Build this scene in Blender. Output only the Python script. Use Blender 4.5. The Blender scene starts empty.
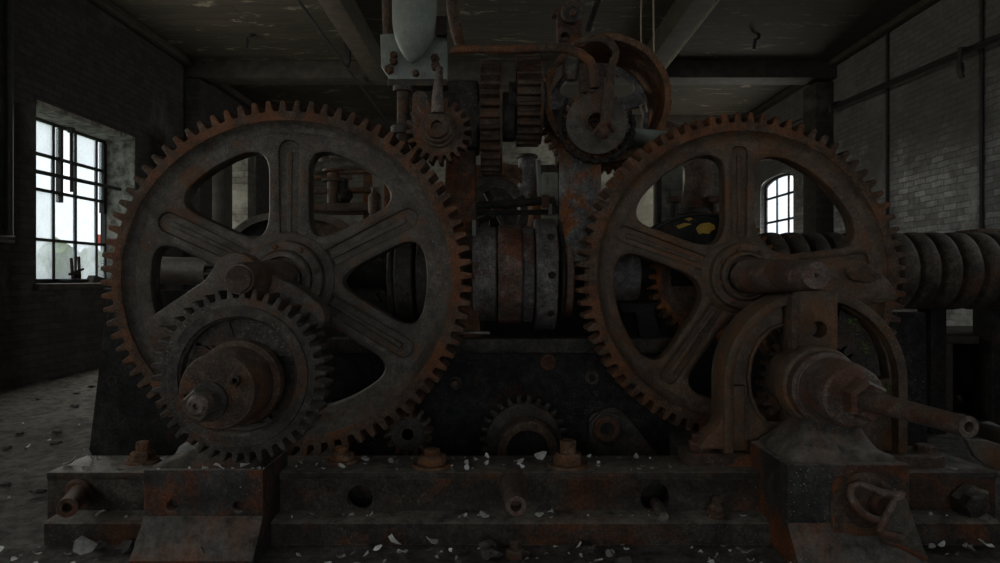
import bpy, bmesh, math, random
from math import pi, sin, cos, radians as R, sqrt, atan2
from mathutils import Vector, Matrix, noise
from mathutils.geometry import tessellate_polygon
random.seed(11)
SC = bpy.context.scene
COL = SC.collection
F, CX, CY, EYE = 667.0, 500.0, 278.0, 1.0     # focal length in px of the 1000x563 frame, horizon, eye height

def W(px, py, d):
    """world point seen at (px, py) that stands d metres into the hall"""
    return Vector(((px - CX) * d / F, d, EYE + (CY - py) * d / F))
def wx(px, d): return (px - CX) * d / F
def wz(py, d): return EYE + (CY - py) * d / F
def ml(n, d): return n * d / F
def wl(pts, d): return [(wx(x, d), wz(y, d)) for x, y in pts]

# ------------------------------------------------------------------ mesh builder
class MB:
    def __init__(s): s.v = []; s.f = []
    def add(s, vs, fs):
        o = len(s.v); s.v += [Vector(v) for v in vs]; s.f += [tuple(i + o for i in f) for f in fs]; return s
    def box(s, x0, x1, y0, y1, z0, z1, b=0.0):
        bm = bmesh.new(); bmesh.ops.create_cube(bm, size=1)
        for v in bm.verts:
            v.co = Vector(((x0 + x1) / 2 + v.co.x * (x1 - x0), (y0 + y1) / 2 + v.co.y * (y1 - y0), (z0 + z1) / 2 + v.co.z * (z1 - z0)))
        if b > 0: bmesh.ops.bevel(bm, geom=bm.edges[:], offset=b, segments=2, profile=.5, affect='EDGES')
        return s.frombm(bm)
    def frombm(s, bm):
        bm.verts.ensure_lookup_table(); bm.verts.index_update()
        s.add([v.co.copy() for v in bm.verts], [[v.index for v in f.verts] for f in bm.faces]); bm.free(); return s
    def lathe(s, prof, o, axis=(0, -1, 0), seg=36, sx=1.0, ph=0.0, up=None):
        """prof: list of (radius, height along axis)"""
        a = Vector(axis).normalized(); o = Vector(o)
        u = Vector((0, 0, 1)) if abs(a.z) < .9 else Vector((1, 0, 0))
        if up is not None: u = Vector(up)
        u = (u - a * u.dot(a)).normalized(); w = a.cross(u)
        vs = []; fs = []; rings = []
        for r, t in prof:
            if r < 1e-6: vs.append(o + a * t); rings.append([len(vs) - 1])
            else:
                ring = []
                for k in range(seg):
                    q = 2 * pi * k / seg + ph
                    p = u * (cos(q) * r) + w * (sin(q) * r)
                    p.x *= sx
                    vs.append(o + a * t + p); ring.append(len(vs) - 1)
                rings.append(ring)
        for A, B in zip(rings, rings[1:]):
            n = max(len(A), len(B))
            for k in range(n):
                k2 = (k + 1) % n
                if len(A) == 1 and len(B) == 1: continue
                if len(A) == 1: fs.append((A[0], B[k2], B[k]))
                elif len(B) == 1: fs.append((A[k], A[k2], B[0]))
                else: fs.append((A[k], A[k2], B[k2], B[k]))
        if len(rings[0]) > 1 and prof[0] != prof[-1]: fs.append(tuple(reversed(rings[0])))
        if len(rings[-1]) > 1 and prof[0] != prof[-1]: fs.append(tuple(rings[-1]))
        return s.add(vs, fs)
    def cyl(s, o, axis, r, h, b=0.004, seg=32, ph=0.0, hole=0, hd=.02, up=None):
        b = min(b, r * .4, h * .4)
        pr = [(r, 0), (r, h - b), (r - b, h)]
        if hole: pr += [(hole, h), (hole * .92, h - hd), (0, h - hd)]
        return s.lathe(pr, o, axis, seg, ph=ph, up=up)
    def hexa(s, o, axis, r, h, ph=0.0, hole=0):
        pr = [(r, 0), (r, h * .8), (r * .86, h)]
        if hole: pr += [(hole, h), (hole * .9, h - .03), (0, h - .03)]
        return s.lathe(pr, o, axis, 6, ph=ph)
    def tube(s, path, r, seg=10, hole=0):
        P = [Vector(p) for p in path]; n = len(P)
        rr = r if isinstance(r, (list, tuple)) else [r] * n
        vs = []; fs = []; up = None
        for i in range(n):
            t = (P[min(i + 1, n - 1)] - P[max(i - 1, 0)]).normalized()
            if up is None:
                up = Vector((0, 0, 1)) if abs(t.z) < .9 else Vector((1, 0, 0))
            up = (up - t * up.dot(t)).normalized(); w = t.cross(up)
            for k in range(seg):
                q = 2 * pi * k / seg
                vs.append(P[i] + up * (cos(q) * rr[i]) + w * (sin(q) * rr[i]))
        for i in range(n - 1):
            for k in range(seg):
                k2 = (k + 1) % seg
                fs.append((i * seg + k, i * seg + k2, (i + 1) * seg + k2, (i + 1) * seg + k))
        fs.append(tuple(reversed(range(seg))))
        if hole:
            t = (P[-1] - P[-2]).normalized(); up2 = (up - t * up.dot(t)).normalized(); w = t.cross(up2)
            b0 = len(vs)
            for back in (0, hole * 3):
                for k in range(seg):
                    q = 2 * pi * k / seg
                    vs.append(P[-1] - t * back + up2 * (cos(q) * hole) + w * (sin(q) * hole))
            for k in range(seg):
                k2 = (k + 1) % seg
                fs.append(((n - 1) * seg + k, (n - 1) * seg + k2, b0 + k2, b0 + k))
                fs.append((b0 + k, b0 + k2, b0 + seg + k2, b0 + seg + k))
            fs.append(tuple(range(b0 + seg, b0 + 2 * seg)))
        else: fs.append(tuple(range((n - 1) * seg, n * seg)))
        return s.add(vs, fs)
    def plate(s, loops, a, b, bev=0.0, plane='XZ', back=False):
        """extrude closed 2-D loops (first outer, rest holes) between depths a and b; chamfer on the 'a' side"""
        def area(l): return sum(p[0] * q[1] - q[0] * p[1] for p, q in zip(l, l[1:] + l[:1])) / 2
        L = []
        for i, l in enumerate(loops):
            l = [tuple(p) for p in l]
            if (area(l) < 0) == (i == 0): l.reverse()
            L.append(l)
        sg = 1 if b > a else -1
        def off(l, e):
            n = len(l); out = []
            for i in range(n):
                p0, p1, p2 = l[i - 1], l[i], l[(i + 1) % n]
                e1 = Vector((p1[0] - p0[0], p1[1] - p0[1])); e2 = Vector((p2[0] - p1[0], p2[1] - p1[1]))
                if e1.length < 1e-9: e1 = e2
                if e2.length < 1e-9: e2 = e1
                e1.normalize(); e2.normalize()
                n1 = Vector((-e1.y, e1.x)); n2 = Vector((-e2.y, e2.x)); m = n1 + n2
                if m.length < 1e-4: m = n1
                m.normalize(); k = e / max(.5, m.dot(n1))
                out.append((p1[0] + m.x * k, p1[1] + m.y * k))
            return out
        def P(u, v, t):
            return Vector((u, t, v)) if plane == 'XZ' else Vector((t, u, v)) if plane == 'YZ' else Vector((u, v, t))
        lay = []
        if bev > 0: lay += [(bev, a), (bev * .3, a + sg * bev * .3), (0, a + sg * bev)]
        else: lay += [(0, a)]
        if back and bev > 0: lay += [(0, b - sg * bev), (bev * .3, b - sg * bev * .3), (bev, b)]
        else: lay += [(0, b)]
        vs = []; fs = []; idx = []
        for e, t in lay:
            li = []
            for l in L:
                o = off(l, e) if e else l
                li.append(list(range(len(vs), len(vs) + len(o)))); vs += [P(u, v, t) for u, v in o]
            idx.append(li)
        for A, B in zip(idx, idx[1:]):
            for la, lb in zip(A, B):
                n = len(la)
                for k in range(n):
                    k2 = (k + 1) % n; fs.append((la[k], la[k2], lb[k2], lb[k]))
        for li, (e, t) in ((idx[0], lay[0]), (idx[-1], lay[-1])):
            o = [off(l, e) if e else l for l in L]
            flat = [i for l in li for i in l]
            for tr in tessellate_polygon([[Vector((u, v, 0)) for u, v in l] for l in o]):
                fs.append(tuple(flat[i] for i in tr))
        return s.add(vs, fs)
    def blob(s, o, rad, sc=(1, 1, 1), amp=.3, sub=2, fr=2.0, seed=None):
        bm = bmesh.new(); bmesh.ops.create_icosphere(bm, subdivisions=sub, radius=1)
        sd = Vector((random.random() * 50, random.random() * 50, 0)) if seed is None else Vector((seed, 0, 0))
        for v in bm.verts:
            k = 1 + amp * noise.noise(v.co * fr + sd)
            v.co = Vector((v.co.x * sc[0] * k, v.co.y * sc[1] * k, v.co.z * sc[2] * k)) * rad + Vector(o)
        return s.frombm(bm)
    def mesh(s, name, org=(0, 0, 0), ang=32):
        me = bpy.data.meshes.new(name); o = Vector(org)
        me.from_pydata([tuple(v - o) for v in s.v], [], s.f)
        bm = bmesh.new(); bm.from_mesh(me); bmesh.ops.recalc_face_normals(bm, faces=bm.faces[:]); bm.to_mesh(me); bm.free()
        me.polygons.foreach_set('use_smooth', [True] * len(me.polygons))
        me.set_sharp_from_angle(angle=R(ang)); me.update(); return me

# ------------------------------------------------------------------ objects
def wloc(o):
    p = Vector((0, 0, 0))
    while o is not None: p += o.location; o = o.parent
    return p
def thing(name, label, cat, loc, group=None):
    o = bpy.data.objects.new(name, None); o.empty_display_size = .1; COL.objects.link(o)
    o.location = loc; o['label'] = label; o['category'] = cat
    if group: o['group'] = group
    return o
def part(name, mb, m, par, label=None, ang=32):
    o = bpy.data.objects.new(name, mb.mesh(name, wloc(par), ang)); COL.objects.link(o)
    o.parent = par; o.data.materials.append(m)
    if label: o['label'] = label
    return o
def solo(name, mb, m, label, cat, group=None, org=None, ang=32, stuff=False):
    if org is None:
        n = len(mb.v); org = sum(mb.v, Vector()) / n; org.z = min(v.z for v in mb.v)
    o = bpy.data.objects.new(name, mb.mesh(name, org, ang)); COL.objects.link(o); o.location = org
    o.data.materials.append(m); o['label'] = label; o['category'] = cat
    if group: o['group'] = group
    if stuff: o['kind'] = 'stuff'
    return o
def struct(name, mb, m, par=None, ang=32):
    o = bpy.data.objects.new(name, mb.mesh(name, ang=ang)); COL.objects.link(o); o.data.materials.append(m)
    if par: o.parent = par
    else: o['kind'] = 'structure'
    return o

# ------------------------------------------------------------------ 2-D shapes
def circ(cx, cz, r, n=40, sx=1.0, a0=0, a1=2 * pi, full=True):
    m = n if full else n + 1
    return [(cx + cos(a0 + (a1 - a0) * k / n) * r * sx, cz + sin(a0 + (a1 - a0) * k / n) * r) for k in range(m)]
def fillet(poly, rad, seg=5, keep=None):
    """round the corners of a polygon; rad one number or one per corner"""
    out = []; n = len(poly)
    for i in range(n):
        r = rad[i] if isinstance(rad, (list, tuple)) else rad
        p0, p1, p2 = Vector(poly[i - 1]), Vector(poly[i]), Vector(poly[(i + 1) % n])
        if r <= 0: out.append(tuple(p1)); continue
        a = p0 - p1; b = p2 - p1
        t = min(r, a.length * .48, b.length * .48)
        A = p1 + a.normalized() * t; B = p1 + b.normalized() * t
        for k in range(seg + 1):
            q = k / seg; out.append(tuple(A * (1 - q) ** 2 + p1 * 2 * q * (1 - q) + B * q * q))
    return out
def gear_loop(cx, cz, Rt, Rr, n, sx=1.0, tip=.34, base=.60, ph=0.0):
    out = []; p = 2 * pi / n; Rm = Rr + (Rt - Rr) * .6
    for k in range(n):
        c = k * p + ph
        for a, r in ((-base / 2, Rr), (-(tip * .62 + base * .38) / 2 * .98, Rm), (-tip / 2, Rt - (Rt - Rr) * .08), (-tip / 4, Rt), (tip / 4, Rt), (tip / 2, Rt - (Rt - Rr) * .08), ((tip * .62 + base * .38) / 2 * .98, Rm), (base / 2, Rr), (.5, Rr - (Rt - Rr) * .05)):
            q = c + a * p; out.append((cx + cos(q) * r * sx, cz + sin(q) * r))
    return out
def window_loop(cx, cz, a0, a1, r0, r1, hw, rad, sx=1.0):
    """opening between spokes at angles a0 < a1"""
    def edge(ang, side, r):                        # point at radius r on the line offset from a spoke axis by hw
        t = sqrt(max(r * r - hw * hw, 1e-6)); u = (cos(ang), sin(ang)); w = (-sin(ang), cos(ang))
        return (u[0] * t + w[0] * hw * side, u[1] * t + w[1] * hw * side)
    A0, A1, B1, B0 = edge(a0, 1, r0), edge(a0, 1, r1), edge(a1, -1, r1), edge(a1, -1, r0)
    def arc(p, q, r, n):
        s0 = atan2(p[1], p[0]); s1 = atan2(q[1], q[0])
        while s1 - s0 > pi: s1 -= 2 * pi
        while s1 - s0 < -pi: s1 += 2 * pi
        return [(cos(s0 + (s1 - s0) * k / n) * r, sin(s0 + (s1 - s0) * k / n) * r) for k in range(n + 1)]
    inner = ((B0[0] - A0[0]) ** 2 + (B0[1] - A0[1]) ** 2) ** .5
    def lerp(p, q, t): return (p[0] + (q[0] - p[0]) * t, p[1] + (q[1] - p[1]) * t)
    oa = arc(A1, B1, r1, 14)
    # quadratic rounding between side and outer arc
    def q3(a, b, c, n=6): return [tuple(Vector(a) * (1 - t) ** 2 + Vector(b) * 2 * t * (1 - t) + Vector(c) * t * t) for t in [k / n for k in range(n + 1)]]
    L = sqrt((A1[0] - A0[0]) ** 2 + (A1[1] - A0[1]) ** 2)
    f = min(rad / L, .4)
    arcl = r1 * abs(atan2(B1[1], B1[0]) - atan2(A1[1], A1[0])) or 1
    pts = []
    pts += q3(lerp(A1, A0, f), A1, oa[3])
    pts += oa[4:-4]
    pts += q3(oa[-4], B1, lerp(B1, B0, f))
    fi = min(rad * .9 / L, .35)
    mid = lerp(A0, B0, .5); k = r0 / max(1e-6, sqrt(mid[0] ** 2 + mid[1] ** 2)); 
    pts += q3(lerp(B0, B1, fi), B0, mid)[:-1]
    pts += q3(mid, A0, lerp(A0, A1, fi))
    return [(cx + x * sx, cz + z) for x, z in pts]
def slot_loop(cx, cz, ang, r0, r1, hw, sx=1.0, n=8, hw1=None):
    u = (cos(ang), sin(ang)); w = (-sin(ang), cos(ang)); out = []; h1 = hw if hw1 is None else hw1
    for rr, h, q0 in ((r1, h1, -pi / 2), (r0, hw, pi / 2)):
        for k in range(n + 1):
            q = q0 + pi * k / n; a = cos(q) * h; b = sin(q) * h
            out.append((cx + (u[0] * (rr + a) + w[0] * b) * sx, cz + u[1] * (rr + a) + w[1] * b))
    return out

# ------------------------------------------------------------------ materials
def newmat(name):
    m = bpy.data.materials.new(name); m.use_nodes = True; nt = m.node_tree; nt.nodes.clear()
    out = nt.nodes.new('ShaderNodeOutputMaterial'); b = nt.nodes.new('ShaderNodeBsdfPrincipled')
    nt.links.new(b.outputs[0], out.inputs[0]); return m, nt, b
def N(nt, t, **k):
    n = nt.nodes.new('ShaderNode' + t)
    for a, v in k.items():
        if a.startswith('i_'): n.inputs[a[2:].replace('_', ' ')].default_value = v
        else: setattr(n, a, v)
    return n
def ramp(nt, src, stops):
    r = nt.nodes.new('ShaderNodeValToRGB'); e = r.color_ramp.elements
    while len(e) < len(stops): e.new(.5)
    for el, (p, c) in zip(e, stops):
        el.position = p; el.color = (c, c, c, 1) if isinstance(c, (int, float)) else (*c, 1)
    nt.links.new(src, r.inputs[0]); return r.outputs[0]
def mix(nt, f, a, b, mode='MIX'):
    n = nt.nodes.new('ShaderNodeMix'); n.data_type = 'RGBA'; n.blend_type = mode
    for i, v in ((0, f), (6, a), (7, b)):
        if isinstance(v, (int, float)): n.inputs[i].default_value = v
        elif isinstance(v, tuple): n.inputs[i].default_value = (*v, 1)
        else: nt.links.new(v, n.inputs[i])
    return n.outputs[2]
def coords(nt, seed=True):
    tc = N(nt, 'TexCoord'); oi = N(nt, 'ObjectInfo')
    v = N(nt, 'VectorMath', operation='MULTIPLY_ADD'); nt.links.new(oi.outputs['Random'], v.inputs[0])
    v.inputs[1].default_value = (31, 17, 23); nt.links.new(tc.outputs['Object'], v.inputs[2])
    return v.outputs[0]
def nz(nt, vec, scale, detail=6, rough=.6, dist=0):
    n = N(nt, 'TexNoise'); n.inputs['Scale'].default_value = scale; n.inputs['Detail'].default_value = detail
    n.inputs['Roughness'].default_value = rough; n.inputs['Distortion'].default_value = dist
    nt.links.new(vec, n.inputs['Vector']); return n.outputs['Fac']
def iron(name, base, rust, amt=.4, scale=5, rough=.55, metal=.25, bump=.35, dust=.25, var=.5, dark=None, specks=.5, wear_glint=.5, spec=.3):
    m, nt, b = newmat(name); v = coords(nt)
    a = nz(nt, v, scale, 10, .72, .5); c = nz(nt, v, scale * 6, 8, .75); d = nz(nt, v, scale * 1.7, 6, .65); fin = nz(nt, v, scale * 26, 4, .7)
    lo = .68 - amt * .36
    mask = ramp(nt, a, [(lo - .035, 0), (lo + .05, 1)])
    rv = mix(nt, ramp(nt, c, [(.38, 0), (.62, 1)]), rust, tuple(x * k for x, k in zip(rust, (.45, .42, .5))))
    col = mix(nt, mask, base, rv)
    tone = ramp(nt, c, [(.37, 1 - var * 1.0), (.5, .95), (.64, 1 + var * 1.2)])
    col = mix(nt, 1.0, col, tone, 'MULTIPLY')
    col = mix(nt, 1.0, col, ramp(nt, fin, [(.36, 1 - var * .8), (.64, 1 + var * .9)]), 'MULTIPLY')
    col = mix(nt, 1.0, col, ramp(nt, d, [(.38, 1 - var * .75), (.62, 1 + var * .6)]), 'MULTIPLY')
    g = N(nt, 'NewGeometry'); sx = N(nt, 'SeparateXYZ'); nt.links.new(g.outputs['Normal'], sx.inputs[0])
    if wear_glint:                                     # rubbed edges, paler so edge highlights are in the colour
        bv = N(nt, 'Bevel'); bv.samples = 4; bv.inputs['Radius'].default_value = .007
        dt = N(nt, 'VectorMath', operation='DOT_PRODUCT'); nt.links.new(bv.outputs[0], dt.inputs[0]); nt.links.new(g.outputs['Normal'], dt.inputs[1])
        e = ramp(nt, dt.outputs['Value'], [(.80, 1), (.985, 0)])
        em = N(nt, 'Math', operation='MULTIPLY'); nt.links.new(e, em.inputs[0]); nt.links.new(ramp(nt, c, [(.4, 0), (.6, wear_glint)]), em.inputs[1])
        col = mix(nt, em.outputs[0], col, (.24, .20, .165))
    up = ramp(nt, sx.outputs['Z'], [(.35, 0), (.95, 1)])
    dm = ramp(nt, c, [(.36, .15), (.62, 1)])
    mm = N(nt, 'Math', operation='MULTIPLY'); nt.links.new(up, mm.inputs[0]); nt.links.new(dm, mm.inputs[1])
    m2 = N(nt, 'Math', operation='MULTIPLY'); nt.links.new(mm.outputs[0], m2.inputs[0]); m2.inputs[1].default_value = dust
    col = mix(nt, m2.outputs[0], col, (.27, .25, .215))
    if specks:
        for sc_, r0, gs, lo_ in ((30, .07, 3.1, .55), (75, .10, 2.3, .50)):
            vo = N(nt, 'TexVoronoi'); vo.inputs['Scale'].default_value = sc_; nt.links.new(v, vo.inputs['Vector'])
            sp = ramp(nt, vo.outputs['Distance'], [(r0, 1), (r0 + .05, 0)])
            gate = ramp(nt, nz(nt, v, gs, 5), [(lo_, 0), (lo_ + .08, min(1, specks))])
            s3 = N(nt, 'Math', operation='MULTIPLY'); nt.links.new(sp, s3.inputs[0]); nt.links.new(gate, s3.inputs[1])
            col = mix(nt, s3.outputs[0], col, (.42, .41, .37))
    nt.links.new(col, b.inputs['Base Color'])
    b.inputs['Specular IOR Level'].default_value = spec
    rr = ramp(nt, c, [(.2, rough - .15), (.8, min(1, rough + .25))]); nt.links.new(rr, b.inputs['Roughness'])
    mt = N(nt, 'Math', operation='MULTIPLY'); inv = N(nt, 'Math', operation='SUBTRACT'); inv.inputs[0].default_value = 1
    nt.links.new(mask, inv.inputs[1]); nt.links.new(inv.outputs[0], mt.inputs[0]); mt.inputs[1].default_value = metal
    nt.links.new(mt.outputs[0], b.inputs['Metallic'])
    h = mix(nt, .5, a, mix(nt, .5, c, fin))
    bp = N(nt, 'Bump'); bp.inputs['Strength'].default_value = min(1, bump * 1.6); bp.inputs['Distance'].default_value = .016
    nt.links.new(h, bp.inputs['Height']); nt.links.new(bp.outputs[0], b.inputs['Normal'])
    return m
def matte(name, col, rough=.8, var=.35, scale=12, bump=.3, col2=None):
    m, nt, b = newmat(name); v = coords(nt); a = nz(nt, v, scale, 7, .65)
    c = mix(nt, ramp(nt, a, [(.4, 0), (.62, 1)]), col, col2 or tuple(x * (1 - var) for x in col))
    nt.links.new(c, b.inputs['Base Color']); b.inputs['Roughness'].default_value = rough
    bp = N(nt, 'Bump'); bp.inputs['Strength'].default_value = bump; bp.inputs['Distance'].default_value = .01
    nt.links.new(a, bp.inputs['Height']); nt.links.new(bp.outputs[0], b.inputs['Normal']); return m
def top_ramp(nt, src):
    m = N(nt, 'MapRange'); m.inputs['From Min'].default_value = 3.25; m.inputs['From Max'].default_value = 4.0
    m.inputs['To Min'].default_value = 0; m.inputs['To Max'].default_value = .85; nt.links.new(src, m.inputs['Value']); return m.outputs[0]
def brick(name, c1, c2, mortar, plaster, pl_amt, plane='YZ', bw=.23, rh=.085, dirt=(.02, .018, .015), soot=0):
    m, nt, b = newmat(name); tc = N(nt, 'TexCoord'); s = N(nt, 'SeparateXYZ'); cb = N(nt, 'CombineXYZ')
    nt.links.new(tc.outputs['Object'], s.inputs[0])
    nt.links.new(s.outputs['Y' if plane == 'YZ' else 'X'], cb.inputs[0]); nt.links.new(s.outputs['Z'], cb.inputs[1])
    wob = N(nt, 'TexNoise'); wob.inputs['Scale'].default_value = 6; nt.links.new(tc.outputs['Object'], wob.inputs['Vector'])
    ad = N(nt, 'VectorMath', operation='MULTIPLY_ADD'); nt.links.new(wob.outputs['Color'], ad.inputs[0]); ad.inputs[1].default_value = (.03, .03, 0); nt.links.new(cb.outputs[0], ad.inputs[2])
    br = N(nt, 'TexBrick'); nt.links.new(ad.outputs[0], br.inputs['Vector'])
    for k, val in (('Scale', 1), ('Mortar Size', .007), ('Mortar Smooth', .3), ('Bias', -.1), ('Brick Width', bw), ('Row Height', rh)): br.inputs[k].default_value = val
    br.inputs['Color1'].default_value = (*c1, 1); br.inputs['Color2'].default_value = (*c2, 1); br.inputs['Mortar'].default_value = (*mortar, 1)
    o = tc.outputs['Object']
    n1 = nz(nt, o, 1.1, 8, .65, .5); n2 = nz(nt, o, 9, 6, .7); n3 = nz(nt, o, .55, 4, .6)
    pm = ramp(nt, n1, [(.66 - pl_amt * .3, 0), (.74 - pl_amt * .3, 1)])
    col = mix(nt, pm, br.outputs['Color'], plaster)
    col = mix(nt, 1.0, col, ramp(nt, n2, [(.25, .45), (.7, 1.15)]), 'MULTIPLY')
    col = mix(nt, ramp(nt, n3, [(.42, 0), (.68, .75)]), col, dirt)
    if soot:                                    # darker towards the top, with a ragged edge
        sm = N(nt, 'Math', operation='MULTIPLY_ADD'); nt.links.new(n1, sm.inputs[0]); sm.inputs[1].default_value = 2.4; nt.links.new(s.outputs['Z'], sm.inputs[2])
        col = mix(nt, top_ramp(nt, sm.outputs[0]), col, (.085, .08, .068))
    nt.links.new(col, b.inputs['Base Color']); b.inputs['Roughness'].default_value = .85
    hh = mix(nt, .35, mix(nt, pm, br.outputs['Fac'], (.25, .25, .25)), n2)
    inv = N(nt, 'Invert'); nt.links.new(hh, inv.inputs['Color'])
    bp = N(nt, 'Bump'); bp.inputs['Strength'].default_value = .7; bp.inputs['Distance'].default_value = .02
    nt.links.new(inv.outputs[0], bp.inputs['Height']); nt.links.new(bp.outputs[0], b.inputs['Normal']); return m
def boards(name, c1, c2, flake, fl_amt, axis='X', w=.22):
    """planks running along axis in the horizontal plane"""
    m, nt, b = newmat(name); tc = N(nt, 'TexCoord'); s = N(nt, 'SeparateXYZ'); cb = N(nt, 'CombineXYZ')
    nt.links.new(tc.outputs['Object'], s.inputs[0])
    nt.links.new(s.outputs['X' if axis == 'X' else 'Y'], cb.inputs[0]); nt.links.new(s.outputs['Y' if axis == 'X' else 'X'], cb.inputs[1])
    br = N(nt, 'TexBrick'); nt.links.new(cb.outputs[0], br.inputs['Vector'])
    for k, val in (('Scale', 1), ('Mortar Size', .006), ('Mortar Smooth', .2), ('Brick Width', 3.1), ('Row Height', w)): br.inputs[k].default_value = val
    br.inputs['Color1'].default_value = (*c1, 1); br.inputs['Color2'].default_value = (*c2, 1); br.inputs['Mortar'].default_value = (.01, .01, .008, 1)
    st = N(nt, 'VectorMath', operation='MULTIPLY'); nt.links.new(cb.outputs[0], st.inputs[0]); st.inputs[1].default_value = (1.2, 9, 1)
    st2 = N(nt, 'VectorMath', operation='MULTIPLY'); nt.links.new(cb.outputs[0], st2.inputs[0]); st2.inputs[1].default_value = (1.3, 3.4, 1)
    g = nz(nt, st.outputs[0], 2, 8, .65, .6); p = nz(nt, st2.outputs[0], 1.3, 8, .72, .8)
    col = mix(nt, 1.0, br.outputs['Color'], ramp(nt, g, [(.3, .5), (.7, 1.2)]), 'MULTIPLY')
    pm = ramp(nt, p, [(.64 - fl_amt * .2, 0), (.69 - fl_amt * .2, 1)])
    col = mix(nt, pm, col, flake)
    nt.links.new(col, b.inputs['Base Color']); b.inputs['Roughness'].default_value = .85
    bp = N(nt, 'Bump'); bp.inputs['Strength'].default_value = .5; bp.inputs['Distance'].default_value = .015
    inv = N(nt, 'Invert'); nt.links.new(mix(nt, .5, br.outputs['Fac'], g), inv.inputs['Color'])
    nt.links.new(inv.outputs[0], bp.inputs['Height']); nt.links.new(bp.outputs[0], b.inputs['Normal']); return m

M_gear = iron('grey_cast_iron', (.088, .076, .062), (.15, .075, .036), .30, 4.5, .5, .2, .3, .18, var=.36)
M_gear_r = iron('brown_cast_iron', (.094, .067, .047), (.16, .080, .034), .45, 4.5, .5, .2, .3, .18, var=.38)
M_rim = iron('rusted_rim_iron', (.086, .056, .038), (.20, .083, .033), .5, 6, .6, .15, .5, .25)
M_dark = iron('dark_oily_iron', (.045, .041, .036), (.085, .05, .03), .3, 6, .5, .25, .35, .25)
M_brown = iron('brown_rusted_iron', (.082, .058, .041), (.155, .070, .031), .42, 6, .6, .15, .5, .25)
M_shaft = iron('worn_shaft_steel', (.12, .095, .08), (.15, .07, .04), .45, 5, .45, .3, .25, .3)
M_blue = iron('blue_grey_painted_iron', (.020, .0198, .019), (.06, .027, .014), .22, 3.5, .65, 0, .3, .2, spec=.12)
M_base = iron('rusty_bed_iron', (.043, .036, .029), (.12, .048, .018), .38, 3.2, .6, .12, .5, .9, specks=.45)
M_block = iron('peeling_block_iron', (.038, .036, .034), (.16, .055, .02), .48, 3.6, .6, .1, .55, .9, specks=.9)
M_rust = iron('bright_orange_rust', (.065, .042, .03), (.22, .078, .024), .48, 6, .7, .05, .6, .15, specks=0)
M_fire = iron('fresh_orange_rust', (.12, .06, .03), (.34, .125, .03), .6, 8, .75, .02, .6, .1, specks=0)
M_col = iron('grey_column_iron', (.13, .135, .13), (.34, .11, .02), .50, 4, .6, .1, .45, .1, specks=0)
M_bolt = iron('rusted_bolt_iron', (.085, .055, .038), (.16, .062, .028), .5, 14, .6, .2, .5, .4, specks=0)
M_white = iron('pale_painted_steel', (.205, .226, .195), (.13, .075, .045), .14, 3.5, .5, 0, .15, .1, var=.12, specks=0, wear_glint=.2)
M_gear_d = iron('dull_gear_iron', (.058, .052, .044), (.12, .06, .03), .34, 5, .55, .15, .4, .5, specks=.9)
M_wheel = iron('orange_brown_wheel', (.13, .075, .045), (.27, .115, .04), .5, 5, .7, .05, .5, .1, specks=0)
M_drum = iron('grey_drum_iron', (.15, .14, .135), (.17, .08, .05), .3, 4, .55, .1, .3, .1)
M_drum_r = iron('rusty_drum_iron', (.17, .12, .095), (.24, .095, .05), .45, 4, .6, .1, .3, .1)
M_rope = iron('olive_brown_iron', (.07, .056, .042), (.11, .055, .03), .3, 4, .6, .1, .4, .15, specks=0)
M_black = iron('black_iron', (.02, .019, .018), (.05, .03, .02), .3, 6, .6, .1, .3, .2, specks=0, spec=.15)
M_steel = iron('bare_steel_edge', (.17, .15, .13), (.16, .08, .04), .4, 8, .42, .5, .3, .2, specks=0)
M_wall_l = brick('dark_brick', (.060, .055, .047), (.034, .031, .027), (.032, .03, .027), (.10, .095, .083), .3, bw=.21, rh=.07)
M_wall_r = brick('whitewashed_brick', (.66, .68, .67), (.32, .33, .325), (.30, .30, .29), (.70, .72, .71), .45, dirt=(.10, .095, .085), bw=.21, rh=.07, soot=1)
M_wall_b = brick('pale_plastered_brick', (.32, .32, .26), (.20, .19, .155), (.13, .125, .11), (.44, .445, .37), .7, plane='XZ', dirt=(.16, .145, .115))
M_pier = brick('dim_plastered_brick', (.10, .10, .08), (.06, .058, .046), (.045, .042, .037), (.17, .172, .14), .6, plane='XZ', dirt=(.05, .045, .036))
M_reveal = matte('flaking_plaster', (.40, .39, .34), .9, .6, 9, .5, (.12, .11, .09))
M_ceil = boards('peeling_ceiling_boards', (.046, .039, .024), (.033, .028, .017), (.15, .135, .092), .32)
M_wood = matte('old_timber', (.066, .054, .035), .8, .5, 7, .4)
M_wood_d = matte('dark_timber', (.055, .047, .036), .8, .5, 7, .4)
M_frame = matte('black_window_frame', (.022, .021, .02), .7, .3, 20, .3)
M_pipe = matte('dark_pipe_paint', (.03, .028, .026), .6, .4, 20, .3)
M_chip = matte('white_paint_flake', (.80, .81, .79), .8, .35, 30, .3)
M_chipg = matte('grey_paint_flake', (.30, .30, .29), .85, .5, 30, .3)
M_stone = matte('grey_rubble', (.085, .08, .072), .9, .5, 10, .6)
M_yellow = matte('yellow_paint', (.42, .26, .02), .6, .4, 14, .2)
M_moss = matte('green_moss', (.13, .17, .05), .9, .5, 30, .5)
M_leaf = matte('hedge_green', (.16, .24, .05), .8, .5, 4, .3)
M_red = matte('red_paint', (.45, .08, .05), .7, .2, 4, .2)
M_tan = matte('tan_render', (.5, .38, .26), .9, .2, 4, .2)
M_wire = matte('pale_wire', (.30, .25, .17), .6, .3, 20, .1)
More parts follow.
